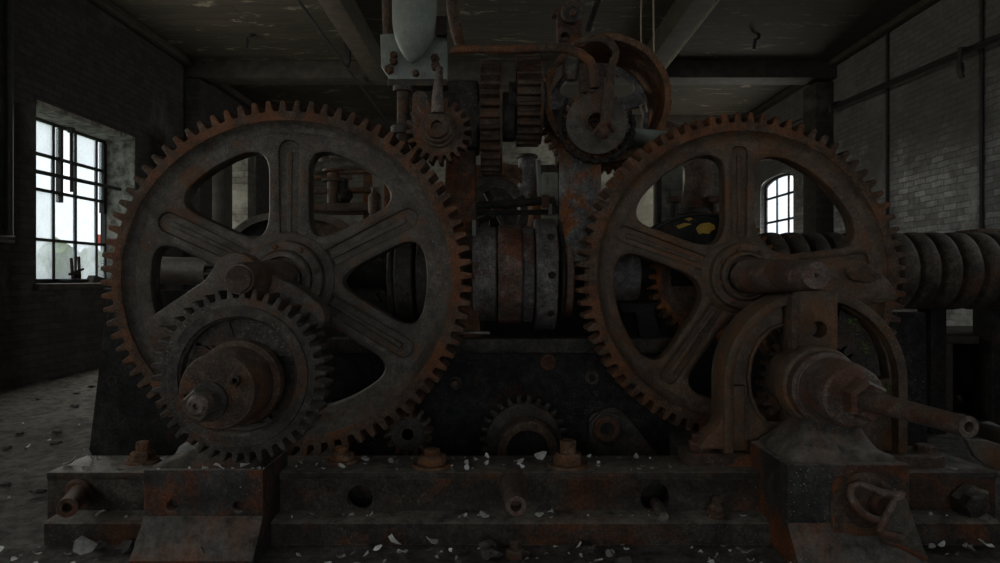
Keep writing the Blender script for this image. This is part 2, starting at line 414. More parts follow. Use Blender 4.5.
def dirt_mat():
    m, nt, b = newmat('dusty_floor'); tc = N(nt, 'TexCoord'); o = tc.outputs['Object']
    a = nz(nt, o, 1.3, 9, .7, .5); c = nz(nt, o, 14, 8, .75); d = nz(nt, o, 60, 4, .7)
    col = mix(nt, ramp(nt, a, [(.38, 0), (.62, 1)]), (.066, .061, .053), (.13, .121, .106))
    col = mix(nt, 1.0, col, ramp(nt, c, [(.38, .3), (.62, 1.5)]), 'MULTIPLY')
    vo = N(nt, 'TexVoronoi'); vo.inputs['Scale'].default_value = 34; nt.links.new(o, vo.inputs['Vector'])
    sp = ramp(nt, vo.outputs['Distance'], [(.07, 1), (.11, 0)]); gate = ramp(nt, nz(nt, o, 2.2, 5), [(.54, 0), (.62, .8)])
    s3 = N(nt, 'Math', operation='MULTIPLY'); nt.links.new(sp, s3.inputs[0]); nt.links.new(gate, s3.inputs[1])
    col = mix(nt, s3.outputs[0], col, (.5, .5, .47))
    nt.links.new(col, b.inputs['Base Color']); b.inputs['Roughness'].default_value = .9
    bp = N(nt, 'Bump'); bp.inputs['Strength'].default_value = .9; bp.inputs['Distance'].default_value = .03
    nt.links.new(mix(nt, .4, c, d), bp.inputs['Height']); nt.links.new(bp.outputs[0], b.inputs['Normal']); return m
M_floor = dirt_mat()
def glass(name, haze):
    m = bpy.data.materials.new(name); m.use_nodes = True; nt = m.node_tree; nt.nodes.clear()
    out = N(nt, 'OutputMaterial'); tr = N(nt, 'BsdfTransparent'); gl = N(nt, 'BsdfGlossy'); tl = N(nt, 'BsdfTranslucent')
    gl.inputs['Roughness'].default_value = .1; tl.inputs['Color'].default_value = (.95, .97, 1, 1); tr.inputs['Color'].default_value = (.95, .97, .98, 1)
    tc = N(nt, 'TexCoord'); n = nz(nt, tc.outputs['Object'], 3.5, 6, .7)
    f = ramp(nt, n, [(.3, haze * .5), (.7, min(1, haze * 1.4))])
    m1 = N(nt, 'MixShader'); nt.links.new(f, m1.inputs[0]); nt.links.new(tr.outputs[0], m1.inputs[1]); nt.links.new(tl.outputs[0], m1.inputs[2])
    m2 = N(nt, 'MixShader'); m2.inputs[0].default_value = .04; nt.links.new(m1.outputs[0], m2.inputs[1]); nt.links.new(gl.outputs[0], m2.inputs[2])
    nt.links.new(m2.outputs[0], out.inputs[0]); return m
M_glass = glass('dusty_glass', .18); M_glassd = glass('frosted_glass', .5)

# ================================================================== THE HALL
XL, XR, YB, YF, ZC = -4.54, 4.88, 14.2, -5.5, 4.15
TH = .42
fl = MB(); nx, ny = 150, 220
gv = []
for j in range(ny + 1):
    for i in range(nx + 1):
        x = XL + (XR - XL) * i / nx; y = YF + (YB - YF) * j / ny
        gv.append((x, y, (.020 * noise.noise(Vector((x * 1.7, y * 1.7, 0))) + (.014 if -2.2 < x < 2.4 and 1.5 < y < 3.2 else .055) * abs(noise.noise(Vector((x * 5, y * 3.2, 3)))) + .012 * noise.noise(Vector((x * 11, y * 11, 8))) - .024)))
fl.add(gv, [(j * (nx + 1) + i, j * (nx + 1) + i + 1, (j + 1) * (nx + 1) + i + 1, (j + 1) * (nx + 1) + i) for j in range(ny) for i in range(nx)])
struct('floor', fl, M_floor, ang=60)
struct('ceiling', MB().box(XL - TH, XR + TH, YF, YB + .3, ZC, ZC + .2), M_ceil)

def rect(a0, a1, b0, b1): return [(a0, b0), (a1, b0), (a1, b1), (a0, b1)]
def arched(a0, a1, b0, b1, rise, n=10):
    w = (a1 - a0) / 2; c = (a0 + a1) / 2
    return [(a0, b0), (a1, b0)] + [(c + w * cos(pi * k / n), b1 - rise + rise * sin(pi * k / n)) for k in range(n + 1)]
# openings: the window in view, and unseen windows added to light the hall
WL = (6.53, 8.28, .94, 2.715)
left_added = [(-3.6, -1.6, 1.3, 3.4), (.2, 2.2, 1.3, 3.4), (3.3, 5.1, 1.3, 3.3)]
right_added = [(-1.6, .4, 1.3, 3.4), (3.3, 5.1, 1.3, 3.3)]
wl_ = MB().plate([rect(YF, YB, -.1, ZC + .1), rect(*WL)] + [rect(*q) for q in left_added], XL, XL - TH, plane='YZ')
struct('wall_left', wl_, M_wall_l)
WR = (11.10, 12.50, .95, 2.82)
wr_ = MB().plate([rect(YF, YB, -.1, ZC + .1), arched(*WR, .15)] + [rect(*q) for q in right_added], XR, XR + .14, plane='YZ')
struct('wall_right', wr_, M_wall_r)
struct('wall_back', MB().box(XL - TH, XR + TH, YB, YB + .3, -.1, ZC + .1), M_wall_b)
ADDED_DOOR = (-2.6, 2.4, 0.0, 3.0)  # unseen doorway, added to let light in from behind the camera
struct('wall_front', MB().plate([[(XL - TH, -.1), (ADDED_DOOR[0], -.1), (ADDED_DOOR[0], ADDED_DOOR[3]), (ADDED_DOOR[1], ADDED_DOOR[3]), (ADDED_DOOR[1], -.1), (XR + TH, -.1), (XR + TH, ZC + .1), (XL - TH, ZC + .1)]], YF, YF - .3), M_wall_l)
# plaster lining of the left window: sill, head and far reveal
struct('trim_1', MB().box(XL - .34, XL + .006, WL[1] - .014, WL[1] + .006, WL[2], WL[3]).box(XL - .34, XL + .012, WL[0], WL[1], WL[3] - .02, WL[3] + .03), M_reveal)
struct('trim_2', MB().box(XL - TH + .02, XL + .05, WL[0] - .03, WL[1] + .05, WL[2] - .06, WL[2] + .004, .008), M_wood_d)
# piers carrying the cross beams
tn = 3
for px0, side in ((XL, -1), (XR, 1)):
    for yy in (9.75, 13.2) if side > 0 else (9.6, 13.2):
        x0, x1 = (px0, px0 + .22) if side < 0 else (px0 - .26, px0)
        struct('trim_%d' % tn, MB().box(x0, x1, yy, yy + .42, 0, ZC - .28, .01), M_wall_l); tn += 1
for yy, dp in ((9.65, .25), (12.9, .28)):
    struct('trim_%d' % tn, MB().box(XL, XR, yy, yy + .38, ZC - dp, ZC, .01), M_wood_d); tn += 1
# ceiling edge mouldings along the side walls
struct('trim_%d' % tn, MB().box(XL, XL + .12, YF, YB, ZC - .10, ZC, .01), M_wood_d); tn += 1
struct('trim_%d' % tn, MB().box(XR - .12, XR, YF, YB, ZC - .08, ZC, .01), M_wood); tn += 1
# longitudinal timbers
struct('trim_%d' % tn, MB().box(-1.88, -1.64, -3, 9.64, ZC - .30, ZC, .012), M_wood); tn += 1
struct('trim_%d' % tn, MB().box(1.98, 2.27, -3, 9.64, ZC - .30, ZC, .012), M_wood); tn += 1

def steel_window(name, y0, y1, z0, z1, xg, cols, rows, barw, inward, miss=(), frost=(), arch=0):
    r = bpy.data.objects.new(name, None); COL.objects.link(r); r['kind'] = 'structure'
    t = .02
    fr = MB()
    if arch:
        o = arched(y0, y1, z0, z1, arch); c0, c1 = (y0 + y1) / 2, (z0 + z1) / 2
        fr.plate([o, [(c0 + (a - c0) * .94, c1 + (b - c1) * .96) for a, b in o]], xg - t, xg + t, plane='YZ')
    else:
        fr.plate([rect(y0, y1, z0, z1), rect(y0 + .05, y1 - .05, z0 + .05, z1 - .05)], xg - t, xg + t, plane='YZ')
    struct('window_frame', fr, M_frame, r)
    def ztop(y):
        if not arch: return z1
        c = (y0 + y1) / 2; w = (y1 - y0) / 2; return z1 - arch + arch * sqrt(max(0, 1 - ((y - c) / w) ** 2))
    for y in cols[1:-1]:
        struct('mullion', MB().box(xg - .014, xg + .014, y - barw, y + barw, z0 + .04, ztop(y) - .03), M_frame, r)
    for z in rows[1:-1]:
        struct('glazing_bar', MB().box(xg - .016, xg + .016, y0 + .04, y1 - .04, z - barw, z + barw), M_frame, r)
    for i in range(len(cols) - 1):
        for j in range(len(rows) - 1):
            if (i, j) in miss: continue
            a0, a1, b0, b1 = cols[i] + barw * .5, cols[i + 1] - barw * .5, rows[j] + barw * .5, rows[j + 1] - barw * .5
            if arch: b1 = min(b1, ztop(a0), ztop(a1)) if j == len(rows) - 2 else b1
            struct('pane', MB().box(xg - .003, xg + .003, a0, a1, b0, b1), M_glassd if (i, j) in frost else M_glass, r)
    return r
YC = [6.50, 6.92, 7.31, 7.69, 8.09, 8.30]
ZR = [.94, 1.41, 1.94, 2.317, 2.715]
w1 = steel_window('window_1', YC[0], YC[-1], ZR[0], ZR[-1], XL - .36, YC, ZR, .016, 1, miss=((2, 2), (4, 1)), frost=((1, 0), (3, 0), (1, 3), (1, 1), (3, 3)))
struct('casement_stile', MB().box(XL - .39, XL - .33, 8.20, 8.28, 1.80, 2.66), M_frame, w1)
struct('casement_stile', MB().box(XL - .39, XL - .33, 7.40, 7.44, 1.84, 2.66), M_frame, w1)
steel_window('window_2', WR[0], WR[1], WR[2], WR[3], XR + .10, [11.10, 11.50, 11.98, 12.45, 12.50], [.95, 1.5, 2.02, 2.46, 2.82], .018, -1, arch=.15)
for k, q in enumerate(left_added):  # added windows out of view on the left, there for their light
    c = [q[0] + (q[1] - q[0]) * i / 4 for i in range(5)]; rr = [q[2] + (q[3] - q[2]) * i / 4 for i in range(5)]
    steel_window('window_%d' % (k + 3), q[0], q[1], q[2], q[3], XL - .36, c, rr, .016, 1)
for k, q in enumerate(right_added):  # added windows out of view on the right, there for their light
    c = [q[0] + (q[1] - q[0]) * i / 4 for i in range(5)]; rr = [q[2] + (q[3] - q[2]) * i / 4 for i in range(5)]
    steel_window('window_%d' % (k + 6), q[0], q[1], q[2], q[3], XR + .10, c, rr, .016, 1)

# a heavy bar and a strut across the inside of the left window
t = thing('window_bar', 'long black iron bar crossing the left window from reveal to reveal', 'bar', (XL - .08, 7.4, 1.98))
part('bar', MB().tube([(XL - .17, WL[0], 2.08), (XL - .17, WL[1] - .01, 2.10)], .022), M_frame, t)
part('bracket', MB().tube([(XL - .19, 7.36, 1.95), (XL - .19, 7.36, 2.62)], .016).box(XL - .22, XL - .16, 7.335, 7.385, 2.60, 2.66, .004), M_frame, t)
# clutter on the window sill
t = thing('iron_clamp', 'small dark iron clamp with two uprights standing on the left window sill', 'clamp', (XL - .16, 7.38, .945))
part('base', MB().box(XL - .24, XL - .08, 7.24, 7.50, .945, .985, .01), M_black, t)
part('upright', MB().tube([(XL - .16, 7.34, .97), (XL - .16, 7.31, 1.22)], .016), M_brown, t)
part('upright', MB().tube([(XL - .16, 7.46, .97), (XL - .16, 7.44, 1.24)], .016), M_brown, t)
part('crosspiece', MB().tube([(XL - .16, 7.28, 1.04), (XL - .16, 7.52, 1.10)], .014).blob((XL - .16, 7.40, 1.03), .05, (1, 1, .8), .4), M_black, t)
solo('wooden_wedge', MB().plate([[(7.62, .945), (8.05, .945), (8.02, .965), (7.68, 1.03)]], XL - .20, XL - .12, plane='YZ'), M_wood_d, 'dark wedge of wood lying on the left window sill by the gear', 'wedge')

# outside
struct('ground', MB().box(-40, XL - TH - .02, -20, 40, -.3, -.12), M_leaf)
bmb = MB()
for k in range(26):
    bmb.blob((-7.4 + random.uniform(-.4, .4), 11.7 + random.uniform(-.9, .9), random.uniform(.2, 1.25)), random.uniform(.18, .34), amp=.6, sub=2, fr=3)
solo('bush', bmb, M_leaf, 'green bush outside the left window beside the gear teeth', 'bush')
bmb = MB()
for k in range(18):
    bmb.blob((-9.0 + random.uniform(-.3, .3), 12.75 + random.uniform(-.5, .4), random.uniform(0, .55)), random.uniform(.18, .30), amp=.6, sub=2, fr=3)
solo('bush', bmb, M_leaf, 'green bush outside the left window near the lower left pane', 'bush')
t = thing('shed', 'tan shed with a red roof edge outside, seen at the right of the left window', 'shed', (-8.8, 15.2, -.12))
part('wall', MB().box(-8.98, -8.3, 15.0, 16.2, -.12, 1.75, .02), M_tan, t)
part('roof', MB().plate([[(-9.05, 1.75), (-8.1, 1.75), (-8.1, 1.9), (-9.0, 1.98)]], 14.9, 16.3, plane='XZ'), M_red, t)

# wall furniture
solo('wall_conduit', MB().tube([(XL + .04, 6.12, 1.35), (XL + .04, 6.12, 3.2), (XL + .04, 6.12, 4.1)], .03).tube([(XL + .04, 5.4, 1.36), (XL + .04, 6.14, 1.36)], .045), M_pipe, 'black conduit running up the dark brick wall left of the window', 'pipe')
t = thing('wall_pipe', 'long black pipe running along the upper part of the whitewashed right wall', 'pipe', (XR - .06, 8.0, 3.3))
part('pipe', MB().tube([(XR - .08, 3.0, 3.12), (XR - .08, 6.5, 3.33), (XR - .08, 10.8, 3.52), (XR - .08, 14.1, 3.6)], .028).tube([(XR - .16, 3.0, 3.06), (XR - .16, 6.5, 3.26), (XR - .16, 9.7, 3.40)], .014), M_pipe, t)
part('bracket', MB().tube([(XR - .03, 6.75, 3.32), (XR - .22, 6.75, 3.32), (XR - .24, 6.75, 3.12), (XR - .2, 6.75, 3.02)], .025).blob((XR - .22, 6.75, 3.12), .05, (.7, .7, 1.6), .3), M_pipe, t)
part('bracket', MB().tube([(XR - .03, 9.5, 3.5), (XR - .18, 9.5, 3.48), (XR - .18, 9.5, 3.34)], .025), M_pipe, t)
for y, zz, lb in ((8.36, 1.45, 'thin black conduit on the white brick wall just right of the gear'), (6.72, 1.2, 'thin black conduit on the white brick wall nearest the right edge')):
    t = thing('vertical_conduit', lb, 'pipe', (XR - .03, y, zz))
    part('pipe', MB().tube([(XR - .03, y, 0), (XR - .03, y, 4.1)], .018), M_pipe, t)
    part('junction_box', MB().box(XR - .09, XR, y - .07, y + .07, zz - .1, zz + .1, .01), M_pipe, t)
solo('ceiling_conduit', MB().tube([(-2.05, 1.5, ZC - .33), (-2.05, 12.95, ZC - .33)], .02).box(-2.10, -2.0, 8.9, 8.96, ZC - .36, ZC, .008).box(-2.09, -2.01, 12.88, 12.94, ZC - .36, ZC - .2, .008).box(-2.10, -2.0, 4.9, 4.96, ZC - .36, ZC, .008), M_pipe, 'dark conduit fixed to the ceiling boards left of the left timber', 'pipe')
for (x, y, lb) in ((-3.23, 8.6, 'small black hook hanging from the ceiling boards at left'), (3.33, 8.65, 'small black hook hanging from the ceiling boards at right')):
    z = ZC
    solo('ceiling_hook', MB().tube([(x + .03, y, z + .01), (x + .02, y, z - .05), (x - .02, y, z - .06), (x - .03, y, z - .12), (x - .04, y, z - .19)], .022), M_pipe, lb, 'hook')
for px, d, lb in ((654, 4.6, 'pale wire hanging from the ceiling in front of the right timber, down to the flywheel'), (641.5, 4.9, 'darker wire hanging from the ceiling just left of the pale wire')):
    p = W(px, 60, d)
    solo('hanging_wire', MB().tube([(p.x, d, ZC), (p.x + .004, d, 3.3), (p.x - .004, d, 2.9), (p.x, d, p.z)], .006, 6), M_wire, lb, 'wire')
solo('tie_rod', MB().tube([W(664, 69, 6.2), W(712, 8, 6.3), (2.44, 6.35, ZC)], .012, 8), M_wire, 'thin pale rod slanting beside the right ceiling timber', 'rod')
solo('black_rod', MB().tube([W(588, 30, 4.4), W(598, 0, 4.5), W(606, -24, 4.6), (wx(606, 4.6) + .35, 4.9, ZC)], .02, 8), M_black, 'black rod slanting down behind the roller bracket to the flywheel', 'rod')

# ================================================================== BIG GEARS
def big_gear(name, label, px, py, d, Rt, n, spokes, sx, mat_web, mat_rim, hubpx, shaft_d, sr0, sr1, ph=0.0, wid=.17, hw=.088, wk=.592, hs=1.0):
    cx, cz = wx(px, d), wz(py, d)
    t = thing(name, label, 'gear', (cx, d, cz))
    Rr = Rt - .046; Ri = Rr - .044
    part('toothed_rim', MB().plate([gear_loop(cx, cz, Rt, Rr, n, sx, ph=ph), circ(cx, cz, Ri, 96, sx)], d, d + wid, .006), mat_rim, t, 'rusty toothed rim')
    # dished flange between rim and spokes, then the web
    wo = wk * Rt / .79; gk = hw / .088
    w0 = .235 * hs
    wins = []; grooves = []
    sp = sorted(spokes)
    for a, b in zip(sp, sp[1:] + [sp[0] + 360]):
        wins.append(window_loop(cx, cz, R(a), R(b), w0, wo, hw, .11, sx))
    for a in sp: grooves.append(slot_loop(cx, cz, R(a), .20, wo - .015, .036 * gk, sx, hw1=.042 * gk))
    part('spoked_web', MB().plate([circ(cx, cz, Ri + .004, 96, sx)] + wins + grooves, d + .036, d + .072, .017), mat_web, t)
    part('web_core', MB().plate([circ(cx, cz, Ri + .004, 96, sx)] + wins, d + .053, d + .125, .008, back=True), mat_web, t)
    ring = MB().lathe([(Ri + .003, -.006), (Ri - .003, -.012), (Ri - .010, -.022), (Ri - .024, -.032), (Ri - .05, -.0375), (Ri - .065, -.0385), (Ri - .065, -.06), (Ri + .003, -.06), (Ri + .003, -.006)], (cx, d, cz), (0, -1, 0), 96, sx)
    part('rim_fillet', ring, mat_web, t, ang=60)
    for a in sp:
        part('spoke_rib', MB().plate([slot_loop(cx, cz, R(a), .21, wo - .035, .010, sx, hw1=.014)], d + .044, d + .06, .009), mat_web, t)
    hc = Vector((cx, d, cz))
    part('hub', MB().lathe([(.22, -.06), (.205, -.03), (.172, -.015), (.168, .03), (.160, .036), (.13, .036), (.125, .03), (.122, .055), (.114, .062), (.098, .062), (.095, .02), (0, .02)] if hs == 1 else [(r * (hs if r > .1 else 1), h) for r, h in ((.22, -.06), (.205, -.03), (.18, -.015), (.176, .03), (.168, .036), (.14, .036), (.135, .03), (.130, .055), (.122, .062), (.098, .062), (.095, .02), (0, .02))], hc, (0, -1, 0), 56), mat_web, t)
    for k in range(8):
        q = 2 * pi * k / 8 + .25
        part('hub_bolt', MB().hexa((cx + cos(q) * .146 * hs, d - .034, cz + sin(q) * .146 * hs), (0, -1, 0), .013, .014), M_bolt, t)
    L = d - shaft_d
    part('shaft', MB().lathe([(sr0 * .92, -.25), (sr0 * .92, .05), (sr0 * .80, .055), (sr0 * .80, .085), (sr0, .09), (sr0, .14), (sr0 * .97, .15), (sr1 * 1.04, L - .035), (sr1, L - .02), (sr1 * .9, L), (.010, L), (.006, L - .02), (0, L - .02)], hc, (0, -1, 0), 40), M_shaft, t)
    return t, hc
tL, cL = big_gear('spur_gear', 'big six spoked grey gear at left with rusty toothed rim and shaft pointing out', 286, 279, 2.95, .792, 80, (90, 28, -32, -90, 154, 213), 1.04, M_gear, M_rim, 0, 2.42, .082, .060, ph=.02)
tR, cR = big_gear('spur_gear', 'big five spoked brown gear at right with rusty toothed rim and shaft pointing out', 743, 276, 3.15, .776, 77, (90, 160, 235, 300, 7), 1.0, M_gear_r, M_rim, 0, 2.42, .082, .055, ph=.05, hw=.074, wk=.612, hs=.88)

# ================================================================== WINCH BED
B = thing('machine_bed', 'long low rusty iron bed of the winch with raised blocks at both ends', 'machine base', (0, 2.7, 0))
bx0, bx1, bd, bb = wx(47, 2.65), wx(996, 2.65), 2.65, 2.90
zt = wz(472, bd)
def pxc(px, py, r, d=bd, n=24): return circ(wx(px, d), wz(py, d), ml(r, d), n)
front = MB().plate([rect(bx0, bx1, .05, zt - .022), pxc(360, 498, 13), pxc(655, 497, 14.5)], bd, bd + .04, .004)
part('beam_web', front, M_base, B)
part('top_flange', MB().box(bx0, bx1, bd - .006, bb, zt - .028, zt, .005), M_base, B)
part('bottom_flange', MB().plate([[(2.66, .078), (2.56, .070), (2.545, .062), (2.545, -.02), (2.66, -.02)]], bx0 + .06, bx1 - .06, 0, 'YZ'), M_base, B)
part('rear_web', MB().box(bx0, bx1, bb - .03, bb, 0, zt - .012), M_dark, B)
for x in (bx0, bx1): part('end_plate', MB().box(x - .012, x + .012, bd + .02, bb - .01, 0, zt - .014), M_base, B)
# raised end blocks with flared skirts
def block(px0, px1, dF, zT, holes, mat, name='end_block'):
    x0, x1 = wx(px0, dF), wx(px1, dF)
    prof = [(dF, zT), (dF, .14), (dF - .02, .10), (dF - .06, .045), (dF - .10, 0), (dF - .10, -.02), (bd + .10, -.02), (bd + .10, zT)]
    body = [(dF + .03, zT - .002), (dF + .03, .122), (dF - .012, .122), (dF - .018, .112), (dF - .030, .096), (dF - .072, .045), (dF - .112, 0), (dF - .112, -.02), (bd + .10, -.02), (bd + .10, zT - .002)]
    o = part(name, MB().plate([body], x0, x1, .006, 'YZ', back=True), mat, B)
    part('face_plate', MB().plate([rect(x0, x1, .120, zT)] + [pxc(hx, hy, hr, dF - .012) for hx, hy, hr in holes], dF - .012, dF + .032, .006), mat, o)
    return o
block(145, 264, 2.47, wz(469, 2.47), ((172, 506, 5.5), (238, 507, 5.5)), M_block)
bR = block(786, 908, 2.40, wz(464, 2.40), (), M_block)
# plate caps so that block tops read as dusty ledges
zb = wz(469, 2.47); zbr = wz(464, 2.40)
# bearing pedestals on the blocks
def pedestal(pts, d0, d1, mat):
    part('bearing_pedestal', MB().plate([wl(pts, d0)], d0, d1, .02), mat, B)
ped = MB(); c0 = W(222, 400, 2.36)
def flare(mb, secs, rad):
    n = 0; rings = []
    for z, x0, x1, y0, y1 in secs:
        l = fillet([(x0, y0), (x1, y0), (x1, y1), (x0, y1)], rad, 4); n = len(l); rings.append([(x, y, z) for x, y in l])
    vs = [p for r in rings for p in r]; fs = [tuple(range(n)), tuple(range((len(rings) - 1) * n, len(rings) * n))]
    for i in range(len(rings) - 1):
        for k in range(n): fs.append((i * n + k, i * n + (k + 1) % n, (i + 1) * n + (k + 1) % n, (i + 1) * n + k))
    return mb.add(vs, fs)
def frustum(mb, x0, x1, y0, y1, z0, X0, X1, Y0, Y1, z1):
    mb.add([(x0, y0, z0), (x1, y0, z0), (x1, y1, z0), (x0, y1, z0), (X0, Y0, z1), (X1, Y0, z1), (X1, Y1, z1), (X0, Y1, z1)],
           [(0, 1, 2, 3), (4, 5, 6, 7), (0, 1, 5, 4), (1, 2, 6, 5), (2, 3, 7, 6), (3, 0, 4, 7)]); return mb
flare(ped, [(zb - .01, wx(148, 2.48), wx(263, 2.48), 2.478, 2.74), (zb + .015, wx(156, 2.48), wx(262, 2.48), 2.485, 2.73), (zb + .04, wx(172, 2.48), wx(260, 2.48), 2.495, 2.72), (zb + .08, wx(190, 2.48), wx(256, 2.48), 2.51, 2.70), (zb + .14, wx(200, 2.48), wx(252, 2.48), 2.52, 2.68)], .04)
if 0: frustum(ped, wx(150, 2.45), wx(262, 2.45), 2.475, 2.72, zb, wx(185, 2.45), wx(258, 2.45), 2.50, 2.68, zb + .12)
part('bearing_pedestal', ped, M_base, B, ang=60)
ped = MB()
flare(ped, [(zbr - .01, wx(790, 2.42), wx(903, 2.42), 2.42, 2.78), (zbr + .012, wx(793, 2.43), wx(899, 2.43), 2.43, 2.77), (zbr + .03, wx(797, 2.45), wx(884, 2.45), 2.45, 2.76), (zbr + .06, wx(801, 2.48), wx(874, 2.48), 2.48, 2.74), (zbr + .10, wx(806, 2.5), wx(866, 2.5), 2.50, 2.72), (zbr + .16, wx(810, 2.5), wx(862, 2.5), 2.51, 2.70)], .05)
if 0: frustum(ped, wx(795, 2.42), wx(905, 2.42), 2.415, 2.76, zbr, wx(812, 2.5), wx(880, 2.5), 2.52, 2.72, zbr + .15)
part('bearing_pedestal', ped, M_base, B)
def nut_on(px, py, d, r, h, stud, name='anchor_nut', mat=M_wheel, ph=.3, base=None):
    p = W(px, py, d); z0 = zt if base is None else base
    p.z = z0
    o = part(name, MB().hexa(p, (0, 0, 1), r, h, ph), mat, B)
    part('washer', MB().cyl(p, (0, 0, 1), r * 1.35, .012, .003, 24), mat, o)
    part('stud', MB().cyl(p + Vector((0, 0, h)), (0, 0, 1), r * .55, stud, .004, 16), mat, o)
    return o
for px, d, r, h, s_ in ((432, 2.74, .060, .048, .022), (568, 2.74, .062, .055, .05), (342, 2.80, .05, .04, .025), (143, 2.80, .05, .045, .04)):
    nut_on(px, 450, d, r, h, s_)
# fittings on the face of the beam
def stub(pts, rads, name, mat, hole=0, lab=None, seg=20):
    return part(name, MB().tube([W(*p) for p in pts], rads, seg, hole), mat, B, lab)
o = stub([(513, 484, 2.66), (513, 489, 2.58), (514.5, 497, 2.50), (516, 506, 2.40)], [.056, .05, .042, .036], 'pipe_stub', M_shaft, .021, 'hollow pipe stub pointing at the viewer')
part('stub_collar', MB().lathe([(.066, 0), (.062, .012), (.05, .03), (.04, .03)], W(513, 484, 2.655), (0, -1, 0), 28), M_brown, o)
stub([(655, 503, 2.72), (658, 506, 2.62), (664, 517, 2.52)], [.022, .022, .018], 'broken_rod', M_steel, 0, 'bare rod sticking out of the hole')
o = stub([(81, 492, 2.66), (75, 499, 2.56), (67, 508, 2.44)], [.04, .037, .035], 'bolt_sleeve', M_bolt, .018, 'hollow bolt sleeve at the left end')
part('collar', MB().cyl(W(81, 493, 2.655), (-.25, -1, -.25), .062, .02, .005, 24), M_bolt, o)
o = part('flange_nut', MB().lathe([(.036, 0), (.036, .02), (.03, .024), (.034, .03), (.034, .045), (.022, .055), (.022, .075), (0, .075)], (wx(716, 2.6), 2.6, .07), (0, -.25, 1), 18), M_bolt, B)
o = part('square_bolt', MB().hexa(W(966, 500, 2.65), (.15, -1, -.1), .075, .05, .2), M_base, B)
part('bolt_head', MB().hexa(W(968, 503, 2.60), (.15, -1, -.1), .048, .045, .5), M_dark, o)

# ================================================================== REAR FRAME
FR = thing('winch_frame', 'dark iron frame standing behind the two big gears with rusty uprights', 'machine frame', (0, 3.5, 0))
dC = 3.45
cas = [rect(wx(330, dC), wx(670, dC), .0, wz(345, dC)), circ(wx(548, dC), wz(361, dC), .001, 6)]
part('casing', MB().plate([cas[0]], dC, dC + .5, .006), M_blue, FR)
part('casing_flange', MB().box(wx(330, dC), wx(672, dC), dC - .05, dC + .08, wz(352, dC), wz(338, dC), .006), M_dark, FR)
# side frames
dS = 3.28
lp = fillet([(108, 290), (230, 290), (262, 340), (262, 470), (86, 470), (90, 440)], [4, 4, 4, 0, 0, 8])
o = part('side_frame', MB().plate([wl(lp, dS)], dS, dS + .06, .005), M_blue, FR)
part('hole_shade', MB().cyl(W(112, 381, dS), (0, -1, 0), ml(5, dS), .003, .001, 24), M_black, o, 'black disc for the dark of the round hole')  # shade inside the hole painted as a black disc
part('side_frame_rib', MB().plate([wl([(106, 288), (128, 288), (128, 292), (106, 292)], dS)], dS - .02, dS + .3), M_blue, FR)
dS2 = 3.42
rp = fillet([(800, 312), (926, 312), (928, 455), (932, 490), (800, 490)], [4, 4, 8, 0, 0])
part('side_frame', MB().plate([wl(rp, dS2)], dS2, dS2 + .06, .005), M_blue, FR)
# uprights
part('upright', MB().plate([wl([(446, 150), (475, 150), (478, 300), (482, 345), (430, 345), (440, 300)], 3.5)], 3.5, 3.62, .01), M_rust, FR, 'orange rusted flat upright')
part('upright', MB().lathe([(.16, 0), (.15, .05), (.125, .12), (.115, .25), (.112, .6), (.13, .75)], (wx(580, 3.6), 3.6, wz(262, 3.6)), (0, 0, 1), 32), M_col, FR, 'round grey upright streaked with orange rust')
part('bearing_block', MB().box(wx(438, 3.6), wx(479, 3.6), 3.55, 3.8, wz(150, 3.6), wz(82, 3.6), .02), M_dark, FR)
part('cap_plate', MB().box(wx(560, 3.6), wx(640, 3.6), 3.66, 3.95, wz(158, 3.6), wz(146, 3.6), .01), M_brown, FR)
RH = thing('dark_backdrop', 'black panels added as a dark backdrop behind the drum rings and the big gears', 'housing', (0, 4.6, 0))  # dark panels added so the background behind the drum stays dark
part('panel', MB().box(-2.0, 2.1, 4.6, 4.66, 0, 1.25, .01), M_black, RH)
part('upper_panel', MB().box(wx(468, 4.6), wx(572, 4.6), 4.62, 4.72, 1.2, wz(164, 4.6), .01), M_dark, RH)
part('top_rail', MB().box(-2.02, 2.12, 4.58, 4.68, 1.25, 1.29, .008), M_dark, RH)
# fittings on the casing
def boss(px, py, d, r, h, mat, name='casing_bolt', hole=0.0, seg=24):
    o = part(name, MB().cyl(W(px, py, d), (0, -1, 0), r, h, .006, seg, hole=hole), mat, FR)
    if hole: part('bore_shade', MB().cyl(W(px, py, d - h + .012), (0, -1, 0), hole * .93, .006, .001, 20), M_black, o)  # black disc gives the bore its shade by colour
    return o
o = boss(548, 362, dC, .042, .022, M_bolt); part('bolt_head', MB().hexa(W(548, 362, dC - .022), (0, -1, 0), .026, .02), M_bolt, o)
o = boss(455, 383, dC, .035, .018, M_dark); part('bolt_head', MB().hexa(W(455, 383, dC - .018), (0, -1, 0), .02, .02), M_bolt, o)
o = boss(592, 377, dC, .036, .02, M_brown, hole=.02)
boss(463, 447, dC, .04, .04, M_black)
pl = fillet([(588, 415), (612, 406), (624, 412), (660, 458), (604, 462), (588, 440)], 8)
o = part('bearing_plate', MB().plate([wl(pl, dC - .03)], dC - .04, dC, .006), M_dark, FR)
part('hex_nut', MB().hexa(W(606, 428, dC - .04), (0, -1, 0), .095, .03, .3), M_dark, o)
part('bushing', MB().cyl(W(606, 428, dC - .07), (0, -1, 0), .066, .035, .008, 28, hole=.036), M_bolt, o)
part('bore_shade', MB().cyl(W(606, 428, dC - .09), (0, -1, 0), .034, .004, .001, 20), M_black, o)  # shade in the bushing, painted as a black disc

